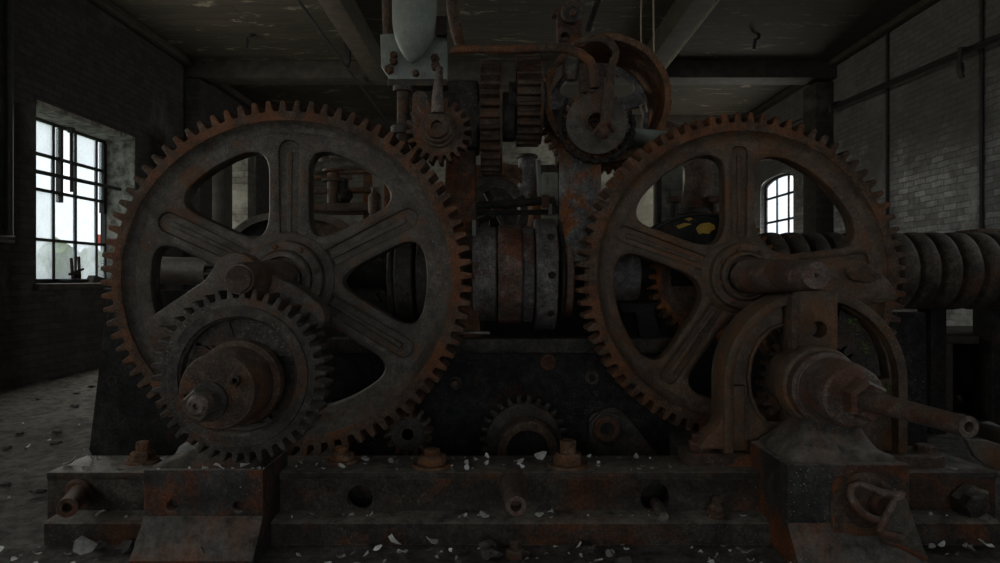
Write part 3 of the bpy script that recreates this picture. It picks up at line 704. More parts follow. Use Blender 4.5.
# small gears low on the casing
def plain_gear(name, label, px, py, d, Rt, h, n, wid, mat, mat_hub, hub, hole=0, parts=True, ph=0, sx=1.0, tip=.36, base=.62, axis='Y'):
    cx, cz = wx(px, d), wz(py, d); t = thing(name, label, 'gear', (cx, d, cz))
    part('toothed_wheel', MB().plate([gear_loop(cx, cz, Rt, Rt - h, n, sx, ph=ph, tip=tip, base=base)], d, d + wid, .005), mat, t)
    for i, (r, hh, hl) in enumerate(hub):
        part('hub' if i == 0 else 'collar', MB().cyl((cx, d, cz), (0, -1, 0), r, hh, .007, 36, hole=hl, hd=min(.05, hh)), mat_hub, t)
    return t
t = plain_gear('pinion', 'dark toothed wheel with an arched hollow hub low in the middle of the casing', 524, 440, 3.38, .225, .035, 26, .06, M_dark, M_dark, ((.19, .02, 0),))
part('sleeve', MB().lathe([(.152, 0), (.152, .10), (.145, .115), (.118, .12), (.105, .115), (.10, .0), (0, -.01)], W(527, 446, 3.36), (0, -1, 0), 44), M_brown, t)
part('bore_shade', MB().cyl(W(527, 446, 3.35), (0, -1, 0), .103, .006, .001, 32), M_black, t)  # black disc darkens the hollow of the sleeve
plain_gear('pinion', 'small dark pinion with orange teeth under the lower right edge of the left gear', 408, 434, 3.2, .115, .03, 14, .08, M_brown, M_dark, ((.078, .015, .03),), ph=.1)

# ================================================================== CENTRE DRUM
zc = 1.02; yc = 3.66
D = thing('brake_drum', 'row of thick grey and rusty drum rings on the shaft between the two big gears', 'drum', (0, yc, zc))
def xring(mb, px0, px1, r, y=yc, z=zc, b=.008, seg=64, d=None):
    d = d or (y - r); x0, x1 = wx(px0, d), wx(px1, d)
    return mb.lathe([(0, 0), (r - b, 0), (r, b), (r, x1 - x0 - b), (r - b, x1 - x0), (0, x1 - x0)], (x0, y, z), (1, 0, 0), seg)
part('drum_ring', xring(MB(), 472, 496.5, .258), M_drum, D)
part('drum_ring', xring(MB(), 498, 523, .270), M_drum_r, D, 'rusty orange drum ring')
part('drum_ring', xring(MB(), 523.5, 535, .262), M_drum, D)
o = part('drum_ring', xring(MB(), 537, 559, .305), M_drum, D, 'widest drum ring with drilled holes')
for py in (275, 314, 236):
    z = wz(py, yc - .305); dy = sqrt(max(.305 ** 2 - (z - zc) ** 2, 0)); p = Vector((wx(552, yc - .305), yc - dy, z)); ax = Vector((0, -dy, z - zc))
    part('hole', MB().lathe([(.020, -.01), (.020, .004), (.016, .004), (.0145, .0015), (0, .0015)], p, ax, 18), M_black, o)  # black disc in a shallow ring, painted as a shaded hole
part('drum_ring', xring(MB(), 562, 566, .25), M_dark, D)
part('drum_ring', xring(MB(), 567, 575, .235), M_drum_r, D, 'thin rusty drum ring')
part('shaft', MB().tube([(-1.55, yc, zc), (1.55, yc, zc)], .075, 20), M_black, D)
for a, b, r in ((386, 392, .24), (393, 411, .262), (415, 433, .27), (440, 466, .2)):
    part('drum_ring', xring(MB(), a, b, r), M_dark, D)
part('drum_ring', xring(MB(), 612, 642, .145), M_drum, D)
part('clip', MB().box(wx(472, 3.45), wx(476, 3.45), 3.44, 3.5, wz(236, 3.45), wz(220, 3.45), .004), M_white, D)
solo('spanner_bar', MB().box(wx(455, 3.5), wx(490, 3.5), 3.47, 3.53, wz(334, 3.5), wz(331, 3.5), .004), M_steel, 'flat steel bar lying on the casing flange left of the drum rings', 'bar')

# gears behind the big ones
plain_gear('spur_gear', 'dark toothed gear seen through the right window of the left big gear', 352, 272, 3.75, .23, .045, 22, .08, M_dark, M_brown, ((.12, .03, 0), (.05, .05, 0)))
o = thing('ring_gear', 'gear with orange rusted teeth seen through the left window of the right gear', 'gear', W(715, 277, 3.58))
d = 3.58; cx, cz = wx(715, d), wz(277, d)
part('toothed_rim', MB().plate([gear_loop(cx, cz, ml(66, d), ml(59, d), 38), circ(cx, cz, ml(53, d), 64)], d, d + .10, .005), M_fire, o)
part('inner_flange', MB().lathe([(ml(53.4, d), -.02), (ml(53.4, d), .02), (ml(50, d), .03), (ml(45, d), .03), (ml(42, d), -.03), (ml(53.4, d), -.03)], (cx, d + .02, cz), (0, -1, 0), 64), M_brown, o)
part('web', MB().lathe([(ml(44, d), 0), (ml(44, d), .02), (.12, .02), (.11, .06), (0, .06)], (cx, d + .08, cz), (0, -1, 0), 48), M_dark, o)
# hood over it with yellow paint
d = 3.42
hood = circ(wx(700, d), wz(292, d), ml(79, d), 30, 1, R(36), R(146), False)
H = thing('gear_hood', 'black rounded hood with yellow paint seen through the upper left window of the right gear', 'hood', (wx(700, d), d, wz(246, d)))
part('hood_plate', MB().plate([hood], d, d + .02, .004), M_black, H)
part('hood_rim', MB().plate([hood + [(wx(700, d) + (x - wx(700, d)) * .97, wz(292, d) + (z - wz(292, d)) * .97) for x, z in reversed(hood)]], d - .03, d + .22, .006), M_pipe, H)
for pts in (((696, 228), (700, 224), (705, 223), (709, 222.5), (714, 225), (715, 229), (711, 231), (709, 234), (703, 233), (699, 234.5), (697, 231)), ((676, 226), (684, 223), (692, 224), (686, 226), (679, 229)), ((684, 219), (690, 217.5), (693, 219), (689, 221))):
    part('yellow_marking', MB().plate([wl(pts, d)], d - .004, d + .004), M_yellow, H, 'flaking yellow paint mark')

# ================================================================== UPPER WORKS
def edge_gear(name, label, px0, px1, py, y, Rt, h, n, mat):
    d = y - Rt; x0, x1 = wx(px0, d), wx(px1, d); z = wz(py, y - Rt * .5)
    t = thing(name, label, 'gear', ((x0 + x1) / 2, y, z))
    part('toothed_wheel', MB().plate([gear_loop(y, z, Rt, Rt - h, n, tip=.30, base=.55, ph=.08)], x0, x1, .004, 'YZ', back=True), mat, t)
    part('side_flange', MB().lathe([(Rt - h * .4, 0), (Rt - h * .4, .012), (0, .012)], (x1, y, z), (1, 0, 0), 48), mat, t)
    part('hub', MB().cyl((x0 - .04, y, z), (1, 0, 0), .10, x1 - x0 + .08, .01), M_dark, t)
    return t, z
g1, z1 = edge_gear('spur_gear', 'edge-on gear with rusty teeth above the drum, left one of the pair', 479.5, 500, 112, 3.64, .308, .040, 33, M_brown)
g2, z2 = edge_gear('spur_gear', 'edge-on gear with pale worn top teeth above the drum, right one of the pair', 517.5, 541.5, 95, 3.57, .242, .036, 28, M_brown)
part('spacer', xring(MB(), 502, 516, .13, 3.6, z1, d=3.45), M_dark, g1)
solo('upper_shaft', MB().tube([(-.45, 3.61, z1), (.62, 3.61, z1)], .045, 16), M_dark, 'dark shaft carrying the edge-on gears above the drum', 'shaft')
# pulley and rods under the edge-on gears
p = W(497, 212, 4.25)
t = thing('belt_pulley', 'rusty curved pulley rim under the edge-on gears above the drum rings', 'pulley', p)
part('rim', MB().lathe([(.31, -.05), (.31, .05), (.235, .05), (.235, -.05), (.31, -.05)], p, (.35, -1, 0), 56), M_wheel, t)
part('inner_rim', MB().lathe([(.20, -.02), (.20, .03), (.15, .03), (.15, -.02), (.20, -.02)], p, (.35, -1, 0), 48), M_gear, t)
for k in range(4):
    q = k * pi / 2 + .5
    part('spoke', MB().tube([p, p + Vector((cos(q) * .2, 0, sin(q) * .2))], .022, 8), M_dark, t)
part('stand', MB().box(p.x - .05, p.x + .05, p.y + .05, p.y + .13, 0, p.z, .006), M_black, t)
t = thing('cross_rod', 'dark horizontal rod crossing below the edge-on gears', 'rod', W(520, 203, 3.62))
part('rod', MB().tube([W(474, 206, 3.62), W(520, 203, 3.62), W(553, 200, 3.62), W(556, 214, 3.62)], .022, 10), M_black, t)
part('lower_rod', MB().tube([W(474, 213, 3.66), W(548, 212, 3.66)], .014, 8), M_black, t)
part('collar', MB().cyl(W(494, 204, 3.66), (1, 0, 0), .04, .05), M_brown, t)
part('collar', MB().cyl(W(542, 201, 3.62), (1, 0, 0), .036, .04), M_bolt, t)
solo('thin_upright_rod', MB().tube([W(540, 196, 3.8), W(538, 160, 3.8)], .014, 8), M_white, 'thin pale rod standing right of the rusty pulley', 'rod')
t = thing('pale_casing', 'pale metal casing behind the rusty pulley above the drum rings', 'casing', W(527, 200, 4.3))
part('body', MB().cyl(W(527, 204, 4.3), (0, 0, 1), .058, .3, .01), M_drum, t)
part('lid', MB().cyl(W(527, 158, 4.3), (0, 0, 1), .07, .02, .005), M_dark, t)
solo('pale_box', MB().box(wx(542, 4.2), wx(558, 4.2), 4.2, 4.4, wz(226, 4.2), wz(172, 4.2), .01), M_wall_b, 'dull grey metal box between the pale casing and the round upright', 'box')

# left pinion
t = plain_gear('pinion', 'brown toothed pinion meshing with the top right of the left big gear', 438.5, 130, 2.99, ml(33, 3.0), .032, 20, .11, M_brown, M_brown, ((.082, .02, 0), (.066, .05, 0), (.052, .08, .026)), ph=.05)
part('bore_shade', MB().cyl((wx(438.5, 2.99), 2.99 - .045, wz(130, 2.99)), (0, -1, 0), .0255, .003, .001, 20), M_black, t)  # black disc for the shade in the hub bore
part('shaft', MB().tube([W(438.5, 130, 3.02), W(441, 131, 3.7)], .04, 14), M_dark, t)
solo('lever_handle', MB().tube([W(437.5, 113, 2.95), W(437.5, 100, 2.95), W(438.5, 82, 2.95), W(440, 67, 2.95)], [.028, .026, .020, .014], 14), M_shaft, 'worn lever rising from the hub of the brown pinion', 'lever')
solo('link_plate', MB().plate([fillet(wl([(410, 150), (412, 92), (418, 88), (428, 92), (433, 150)], 3.12), [0, .03, .03, .03, 0])], 3.14, 3.17, .006), M_gear, 'grey rounded link plate behind the brown pinion', 'plate')
# post and white tank
t = thing('support_post', 'rusty pipe post under the white bracket plate, left of the brown pinion', 'post', W(403, 150, 3.2))
part('post', MB().tube([W(403, 160, 3.2), W(403, 88, 3.2)], ml(6, 3.2), 20), M_brown, t)
part('foot', MB().cyl(W(402, 134, 3.2), (0, 0, 1), ml(11, 3.2), .04, .008), M_gear, t)
part('flange', MB().cyl(W(403, 92, 3.2), (0, 0, 1), ml(10, 3.2), .03, .006), M_dark, t)
t = thing('pressure_tank', 'pale green white tank with a rounded pointed bottom, hanging from above', 'tank', W(414, 63, 3.1))
dT = 3.14
prof = []
for py, x0, x1 in ((-190, 393, 437), (-60, 393, 437), (0, 393, 437.5), (14, 393, 437.5), (25, 393.3, 436.8), (33, 394.2, 435.2), (41, 396, 433), (48, 398.8, 430), (53, 401.5, 427), (57, 404, 423.5), (60, 406, 420.5), (62.5, 408, 417.5), (64.2, 410.5, 414.5)): prof.append((py, (x0 + x1) / 2, (x1 - x0) / 2))
tv = []; tf = []; sg = 40
for py, cxp, rp_ in prof:
    for k in range(sg):
        q = 2 * pi * k / sg; tv.append((wx(cxp, dT) + cos(q) * ml(rp_, dT), dT - .02 + sin(q) * ml(rp_, dT), wz(py, dT)))
for i in range(len(prof) - 1):
    for k in range(sg):
        k2 = (k + 1) % sg; tf.append((i * sg + k, i * sg + k2, (i + 1) * sg + k2, (i + 1) * sg + k))
tf.append(tuple(range(sg))); tf.append(tuple(range((len(prof) - 1) * sg, len(prof) * sg)))
part('shell', MB().add(tv, tf), M_white, t, ang=60)
part('hanger_pipe', MB().tube([(wx(415, dT), dT, wz(-190, dT)), (wx(415, dT), dT, ZC)], .05, 16), M_white, t)
part('side_lug', MB().box(wx(436, dT), wx(447, dT), dT - .02, dT + .03, wz(36, dT), wz(17, dT), .006), M_black, t)
t = thing('bracket_plate', 'white bolted bracket plate behind the point of the hanging tank', 'bracket', W(414, 82, 3.24))
bp_ = [(380, 34), (395, 33), (402, 46), (428, 46), (436, 34), (447, 33), (447.5, 80), (391, 82), (381, 66)]
part('plate', MB().plate([wl(bp_, 3.24)], 3.24, 3.28, .006), M_white, t)
part('bottom_flange', MB().box(wx(389, 3.24), wx(448, 3.24), 3.2, 3.3, wz(88, 3.24), wz(81, 3.24), .006), M_dark, t)
for px, py, r in ((394, 56, 4), (394, 62, 4.2), (389.5, 70, 5), (435, 59, 4.6), (436, 67, 5), (416, 74, 3.6)):
    o = part('nut', MB().hexa(W(px, py, 3.24), (0, -1, 0), ml(r, 3.24), .025, px), M_bolt, t)
    part('bolt_end', MB().cyl(W(px, py, 3.216), (0, -1, 0), ml(r * .5, 3.24), .012, .002, 12), M_bolt, o)
solo('hanger_rod', MB().tube([W(388, 36, 3.3), W(387, 10, 3.3), W(386, -60, 3.3), (wx(386, 3.3), 3.3, ZC)], ml(5, 3.3), 14), M_brown, 'rusty brown rod going up left of the hanging tank', 'rod')
solo('hanger_rod', MB().tube([W(461, 50, 3.5), W(457, 32, 3.5), W(453, 10, 3.5), W(451, -30, 3.5), (wx(448, 3.5), 3.5, ZC)], [ml(4.5, 3.5), ml(6, 3.5), ml(6.5, 3.5), ml(6.5, 3.5), ml(6.5, 3.5)], 14), M_brown, 'brown rod going up right of the hanging tank', 'rod')
solo('crossover_pipe', MB().tube([W(448, 52.5, 3.15), W(456, 50, 3.15), W(470, 49, 3.15), W(510, 49.5, 3.15), W(548, 48, 3.15), W(566, 48.5, 3.15), W(580, 53, 3.15), W(590, 61, 3.15), W(594, 72, 3.15), W(595, 88, 3.15)], [ml(2, 3.15)] + [ml(4.2, 3.15)] * 2 + [ml(4.8, 3.15)] * 7, 16), M_rim, 'bent rusty pipe spanning the top of the winch from tank to flywheel', 'pipe')

# roller bracket
t = thing('roller_bracket', 'orange rusted bracket with a round roller on top of the winch', 'bracket', W(570, 44, 3.4))
part('bracket_arm', MB().plate([fillet(wl([(557, 10), (562, 3), (578, 4), (583, 15), (581, 30), (586, 46), (558, 46)], 3.42), .02), pxc(565, 36, 4, 3.42)], 3.42, 3.5, .008), M_rust, t)
o = part('roller', MB().cyl(W(571.5, 14, 3.42), (0, -1, 0), ml(11, 3.42), .05, .008, 32), M_brown, t)
part('axle_pin', MB().cyl(W(572.5, 14.3, 3.36), (0, -1, 0), ml(3.2, 3.4), .025, .004, 16), M_steel, o)
part('roller_recess', MB().lathe([(ml(8.5, 3.4), 0), (ml(8.5, 3.4), .008), (ml(7.2, 3.4), .008), (ml(7, 3.4), .002), (0, .002)], W(571.5, 14, 3.37), (0, -1, 0), 28), M_dark, o)
part('side_bolt', MB().hexa(W(557, 14, 3.45), (-1, 0, 0), .025, .03), M_bolt, t)

# upper right flywheel
dW = 3.5; fx, fz = wx(608, dW), wz(97, dW); rw = ml(64, dW)
t = thing('flywheel', 'large rusty flywheel with a wide open rim at the top right of the winch', 'wheel', (fx, dW, fz))
part('rim', MB().lathe([(rw, 0), (rw, -.012), (rw - .012, -.02), (rw - .012, -.46), (rw - .05, -.46), (rw - .035, -.02), (rw - .035, 0), (rw - .02, .004), (rw, 0)], (fx, dW, fz), (0, -1, 0), 72), M_wheel, t)
part('toothed_ring', MB().plate([gear_loop(fx, fz, rw + .03, rw - .002, 48, tip=.4, base=.6), circ(fx, fz, rw - .04, 64)], dW + .22, dW + .28, .004), M_wheel, t)
wins = [window_loop(fx, fz, R(a), R(a + 72), .10, rw - .075, .04, .05) for a in (20, 92, 164, 236, 308)]
part('spoked_web', MB().plate([circ(fx, fz, rw - .035, 64)] + wins, dW + .34, dW + .39, .008), M_drum, t)
part('hub', MB().cyl((fx, dW + .34, fz), (0, -1, 0), .085, .05, .01), M_dark, t)
# sprocket in front of it, with chain
t = thing('sprocket', 'grey sprocket disc with a small bored hub in front of the flywheel', 'sprocket', W(597, 121, 3.3))
d = 3.3; sx_, sz_ = wx(597, d), wz(123, d)
part('disc', MB().plate([circ(sx_, sz_, ml(31, d), 56), circ(sx_ - .008, sz_ + .005, ml(9, d), 28)], d, d + .03, .004), M_gear, t, 'smooth grey disc')
part('toothed_ring', MB().plate([gear_loop(sx_, sz_ + .006, ml(34.5, d), ml(30, d), 28, tip=.3, base=.55), circ(sx_, sz_, ml(20, d), 28)], d + .035, d + .06, .004), M_rust, t, 'rusty toothed ring behind the disc')
part('hub', MB().lathe([(ml(10, d), 0), (ml(10, d), .02), (ml(8, d), .026), (ml(7.4, d), .02), (ml(7.2, d), -.06), (ml(10, d), -.06), (ml(10, d), 0)], (sx_ - .008, d, sz_ + .005), (0, -1, 0), 32), M_brown, t)
part('hub_web', MB().box(sx_ - .04, sx_ + .03, d + .05, d + .07, sz_ - .008, sz_ + .012), M_bolt, t)
part('axle', MB().tube([(sx_, d + .06, sz_), (sx_, d + .5, sz_)], .03, 14), M_black, t)
t = thing('roller_chain', 'black oily chain wrapped around the lower half of the grey sprocket', 'chain', W(597, 156, 3.32))
nl = 30
for k in range(nl):
    q = R(150) + R(225) * k / (nl - 1); rr = ml(36.5 if k % 2 else 37.5, d)
    c = Vector((sx_ + cos(q) * rr, d + .02 + (.02 if k % 2 else 0), sz_ + sin(q) * rr)); tg = Vector((-sin(q), 0, cos(q))) * .022
    part('chain_link', MB().tube([c - tg, c, c + tg], [.013, .008, .013], 8).tube([c - tg + Vector((0, -.02, 0)), c - tg + Vector((0, .03, 0))], .012, 8), M_black, t)
for sgn, (px, py) in enumerate(((572, 115), (566, 138))):
    pass
t = thing('hooked_lever', 'rusty lever with a curled hook top hanging across the sprocket disc', 'lever', W(606, 130, 3.1))
part('hook', MB().tube([W(568, 47, 3.2), W(578, 42, 3.16), W(590, 38.5, 3.12), W(602, 38, 3.12), (W(611, 43, 3.12)), W(616, 51, 3.12), W(615, 59, 3.12), W(612, 66, 3.12)], [.006, .012, .018, .02, .02, .018, .016, .014], 10), M_brown, t)
part('arm', MB().tube([W(613, 58, 3.12), W(611, 75, 3.12), W(608, 100, 3.12), W(604, 128, 3.12)], [.014, .022, .026, .022], 12), M_brown, t)
part('fork', MB().tube([W(604, 120, 3.12), W(598, 129, 3.12), W(594, 133, 3.14)], .012, 8).tube([W(604, 120, 3.12), W(611, 126, 3.12), W(614, 131, 3.14)], .012, 8).blob(W(604, 131, 3.12), .03, (1, 1, 1.3), .3), M_bolt, t)
solo('guide_plate', MB().plate([wl([(579, 62), (592, 64), (597, 92), (580, 92)], 3.4)], 3.4, 3.43, .005), M_brown, 'small brown plate standing on top of the sprocket under the bent pipe', 'plate')
solo('oil_bulb', MB().lathe([(0, 0), (.03, .01), (.045, .05), (.045, .09), (.03, .13), (0, .14)], W(571, 82, 3.45), (0, 0, 1), 20), M_steel, 'tan rounded oil bulb beside the bent pipe inside the flywheel', 'oiler')
solo('pale_trough', MB().lathe([(0, 0), (.06, .005), (.12, .03), (.15, .06), (.155, .075), (.14, .075), (.1, .04), (0, .02)], W(648, 147, 3.45), (.1, -.15, 1), 28), M_white, 'pale green bowl shaped cover between the sprocket and the right gear', 'cover')
solo('bent_wire', MB().tube([W(641, 128, 3.5), W(643, 116, 3.5), W(640, 106, 3.5), W(645, 102, 3.5), W(647, 112, 3.5)], .007, 6), M_wire, 'bent pale wire above the pale green cover', 'wire')

# ================================================================== LOWER LEFT GEAR
d = 2.42; gx, gz = wx(238, d), wz(376, d); rg = ml(88, d)
t = thing('pinion_gear', 'dark gear in front of the left big gear with a bolted boss on its face', 'gear', (gx, d, gz))
wins = [[(gx + cos(R(q)) * r, gz + sin(R(q)) * r) for q, r in [(a0 + (a1 - a0) * k / 8, ml(53, d)) for k in range(9)] + [(a1 + (a0 - a1) * k / 8, .118) for k in range(9)]] for a0, a1 in ((104, 136), (146, 205), (228, 300))]
part('toothed_rim', MB().plate([gear_loop(gx, gz, rg, rg - .036, 42, ph=.03), circ(gx, gz, ml(57, d), 64)], d, d + .12, .006), M_gear_d, t)
part('rim_step', MB().lathe([(ml(71, d), 0), (ml(70, d), .012), (ml(60, d), .012), (ml(58, d), 0), (ml(71, d), 0)], (gx, d + .001, gz), (0, -1, 0), 64), M_gear_d, t)
part('spoked_web', MB().plate([circ(gx, gz, ml(58, d), 56)] + wins, d + .03, d + .09, .01), M_gear_d, t)
bc = W(216, 392, 2.2)
part('boss', MB().lathe([(ml(43, 2.38), 0), (ml(44, 2.38), .02), (ml(43, 2.36), .05), (ml(38, 2.36), .06), (ml(38, 2.3), .10), (ml(40, 2.3), .105), (ml(39, 2.2), .215), (ml(37.5, 2.2), .222), (0, .222)], (bc.x, 2.43, bc.z), (0, -1, 0), 56), M_brown, t)
o = part('nut', MB().hexa(W(206, 402, 2.21), (-.1, -1, -.05), ml(17, 2.2), .055, .2), M_gear, t)
part('washer', MB().cyl(W(209, 401, 2.21), (0, -1, 0), ml(20, 2.2), .014, .004, 28), M_dark, o)
part('stud', MB().cyl(W(204, 403, 2.155), (-.1, -1, -.05), ml(11.5, 2.15), .05, .012, 24, hole=ml(3.2, 2.1), hd=.015), M_shaft, o)
o = part('bolt', MB().hexa(W(236, 380, 2.21), (0, -1, 0), ml(7, 2.2), .03, .3), M_bolt, t)
part('bolt_socket', MB().cyl(W(236, 380, 2.18), (0, -1, 0), ml(4.5, 2.2), .012, .003, 16, hole=ml(2.6, 2.2)), M_black, o)
part('bolt', MB().hexa(W(184, 396, 2.21), (0, -1, 0), ml(4, 2.2), .02, .3), M_bolt, t)
# bracket carrying the shaft end above it
ar = [(150, 317), (206, 279), (217, 260), (226, 253.5), (235, 252), (245, 254), (255, 262), (270, 274), (300, 288), (322, 306), (326, 322), (318, 330), (292, 318), (262, 318), (262, 455), (212, 455), (208, 318), (176, 326), (158, 328)]
t = thing('bearing_bracket', 'dark iron bracket arm holding the left shaft end, behind the lower left gear', 'bracket', W(238, 455, 2.60))
part('arm', MB().plate([fillet(wl(ar, 2.57), .02, 3)], 2.57, 2.66, .008), M_gear, t)
part('shaft_cap', MB().cyl((cL.x, 2.425, cL.z), (0, -1, 0), .049, .02, .004, 32, hole=.004, hd=.01), M_brown, t, 'rusty round shaft cap')

# ================================================================== RIGHT GUARD AND BOSS
d = 2.74; ax, az = wx(816.5, d), wz(382, d); ra = ml(92, d); zf = zt
def arch_loop(r, zbot, n=40):
    return [(ax - r, zbot)] + [(ax + r * cos(pi - pi * k / n), az + r * sin(pi - pi * k / n)) for k in range(n + 1)] + [(ax + r, zbot)]
G = thing('gear_guard', 'arched brown cast housing in front of the right big gear', 'housing', (ax, d, zf))
part('rim_band', MB().plate([arch_loop(ra, zf) + list(reversed(arch_loop(ra - .04, zf)))], d, d + .17, .008), M_gear_r, G)
cres = [(wx(x, d), wz(y, d)) for x, y in ((790, 326), (776, 331), (765, 342), (757, 358), (754, 378), (756, 396), (762, 412), (772, 424), (790, 424))]
rec = [(wx(x, d), wz(y, d)) for x, y in ((836, 304), (852, 309), (870, 320), (884, 336), (893, 356), (897, 380), (884, 382), (860, 366), (836, 356))]
part('back_plate', MB().plate([arch_loop(ra - .035, zf), cres, rec], d + .05, d + .10, .006), M_gear_r, G)
part('recess_floor', MB().plate([[(a, b) for a, b in rec]], d + .115, d + .13), M_dark, G)
part('crescent_lip', MB().plate([[(wx(816 + (x - 816) * 1.06, d), wz(380 + (y - 380) * 1.06, d)) for x, y in ((790, 326), (776, 331), (765, 342), (757, 358), (754, 378), (756, 396), (762, 412), (772, 424))] + list(reversed(cres[:-1]))], d + .035, d + .06, .003), M_gear_r, G)
rib = [rect(wx(788, d), wx(834, d), wz(360, d), wz(291, d)), circ(wx(815, d), wz(329, d), ml(8, d), 24)]
part('rib', MB().plate(rib, d - .035, d + .06, .008), M_gear_r, G)
part('rib_edge', MB().box(wx(787, d), wx(795, d), d - .05, d + .05, wz(350, d), wz(291, d), .006), M_brown, G)
fx0, fx1 = wx(682, 2.78), wx(748, 2.78)
part('foot', MB().plate([fillet([(fx0, 2.728), (fx1, 2.728), (fx1, 2.90), (fx0, 2.90)], [.075, 0, 0, .075], 7)], zf + .05, zf - .002, .007, 'XY'), M_rust, G, 'orange rusted foot with bolt')
part('foot_gusset', MB().plate([wl([(726, 385), (725, 404), (721, 418), (714, 429), (706, 436), (700, 445), (700, 449), (745, 449), (745, 385)], 2.77)], 2.755, 2.86, .012), M_gear_r, G)
o = part('foot_nut', MB().hexa((wx(700, 2.81), 2.81, zf + .048), (0, 0, 1), .052, .035, .4), M_bolt, G)
part('stud', MB().cyl((wx(698, 2.81), 2.81, zf + .083), (0, 0, 1), .026, .03, .004, 16), M_bolt, o)
part('foot', MB().lathe([(.09, 0), (.09, .045), (.08, .052), (0, .052)], (wx(932, 2.7), 2.78, zf), (0, 0, 1), 28).box(wx(885, 2.7), wx(932, 2.7), 2.70, 2.86, zf, zf + .05, .012), M_brown, G)
o = part('foot_nut', MB().hexa((wx(925, 2.78), 2.78, zf + .052), (0, 0, 1), .04, .025, .4), M_bolt, G)
# pinion inside the guard
plain_gear('pinion', 'rusty pinion half hidden inside the arched housing at right', 812, 384, 2.855, .225, .03, 30, .04, M_brown, M_dark, ((.12, .01, 0),))
# boss, nut and rod pointing at the viewer
bc = Vector((1.228, 2.62, .587))
t = thing('shaft_boss', 'stepped brown bearing boss on the arched housing, holding the long rod', 'bearing', (bc.x, 2.6, bc.z))
part('collar', MB().lathe([(.118, -.17), (.118, -.01), (.148, -.008), (.152, .004), (.152, .02), (.152, .055), (.145, .068), (.135, .072), (.132, .085)], bc, (0, -1, 0), 56), M_gear_r, t)
part('ring', MB().lathe([(.134, .06), (.134, .12), (.126, .128), (.118, .13)], bc, (0, -1, 0), 56), M_shaft, t)
part('cylinder', MB().lathe([(.122, .10), (.123, .135), (.118, .14), (.116, .25), (.107, .305), (.098, .312), (0, .312)], bc, (0, -1, 0), 56), M_shaft, t)
o = part('nut', MB().hexa(W(859, 398, 2.31), (.12, -1, -.05), ml(21, 2.3), .065, .1), M_shaft, t)
r0 = W(862, 399, 2.27); r1 = W(969, 427, 1.80)
solo('long_rod', MB().tube([r0, r0.lerp(r1, .06), r0.lerp(r1, .5), r0.lerp(r1, .9), r0.lerp(r1, .91), r1], [.030, .036, .031, .0285, .030, .029], 28, hole=.0145), M_shaft, 'long hollow tapering rod sticking out of the hex nut towards lower right', 'rod')
t = thing('pipe', 'grey pipe end lying at the right edge under the long rod', 'pipe', W(985, 440, 2.3))
part('tube', MB().tube([W(960, 424, 2.7), W(985, 431, 2.4), W(1040, 446, 2.1)], ml(8, 2.4), 20), M_gear, t)
solo('sheet_metal', MB().plate([wl([(962, 438), (985, 440), (1020, 452), (1020, 478), (985, 466), (972, 456)], 2.72)], 2.70, 2.72, .004), M_gear, 'curved grey sheet metal scrap at the right end of the bed', 'sheet metal')
# arm behind the guard
ar2 = [(798, 262), (835, 256), (868, 263), (890, 280), (900, 300), (860, 306), (850, 460), (785, 460), (790, 300)]
t = thing('bearing_bracket', 'brown iron bracket arm holding the right shaft, behind the arched housing', 'bracket', W(820, 455, 2.95))
part('arm', MB().plate([fillet(wl(ar2, 2.92), .02, 3)], 2.92, 2.98, .008), M_gear_r, t)
part('arm_leaf', MB().plate([fillet(wl([(842, 268), (862, 264), (882, 276), (868, 283), (848, 280)], 2.92), .02, 3)], 2.895, 2.92, .006), M_brown, t)
# moss
for px, py, n_, lb in ((855, 321, 22, 'upper patch of green moss inside the arched housing recess'), (865, 346, 12, 'middle patch of pale moss inside the arched housing recess'), (893, 386, 10, 'lowest patch of pale moss on the right of the arched housing')):
    mb = MB(); dd = d + .112 if px < 880 else d + .046
    for k in range(n_): mb.blob(W(px + random.gauss(0, 4.5), py + random.gauss(0, 4), dd), random.uniform(.004, .009), amp=.4, sub=1)
    solo('moss_patch', mb, M_moss, lb, 'moss', stuff=False)

# shackle on the right block
dK = 2.375
t = thing('shackle', 'bent rod shackle hanging from a round eye on the right end block', 'shackle', W(865, 545, dK))
def kp(x, y, d=2.33): return W(820 + x / 5.467, 460 + y / 5.467, d)
part('eye_boss', MB().lathe([(.122, 0), (.122, .02), (.110, .032), (.094, .034), (.076, .028), (.07, .004), (0, .004)], W(862, 505, dK + .02), (0, -1, 0), 44), M_brown, t)
part('back_plate', MB().plate([fillet(wl([(834, 480), (842, 476), (880, 482), (884, 530), (880, 545), (832, 536)], dK), .015)], dK - .005, dK + .02, .004), M_rust, t, 'orange rusted plate')
part('loop', MB().tube([kp(345, 332, 2.28), kp(290, 322, 2.27), kp(240, 298, 2.27), kp(195, 250, 2.28), kp(165, 190, 2.29), kp(175, 150, 2.30), kp(215, 132, 2.31), kp(280, 155, 2.29), kp(340, 178, 2.27), kp(410, 187, 2.25), kp(460, 195, 2.24), kp(455, 205, 2.24), kp(420, 210, 2.24), kp(385, 275, 2.25), kp(350, 335, 2.26), kp(328, 385, 2.26), kp(345, 405, 2.26), kp(400, 412, 2.26), kp(450, 424, 2.26)], .0135, 12), M_shaft, t)
tri = [(820 + x / 5.467, 460 + y / 5.467) for x, y in ((458, 205), (475, 215), (588, 540), (575, 545), (430, 450), (345, 405), (338, 385), (420, 225))]
part('hanging_tongue', MB().plate([wl(tri, 2.27)], 2.27, 2.285, .003), M_gear, t)
part('lower_edge', MB().tube([kp(335, 440, 2.28), kp(440, 470, 2.28), kp(580, 540, 2.27)], .010, 8), M_rust, t)
part('pin', MB().cyl(kp(330, 240, 2.37), (0, -1, 0), .04, .03, .008, 20), M_bolt, t)

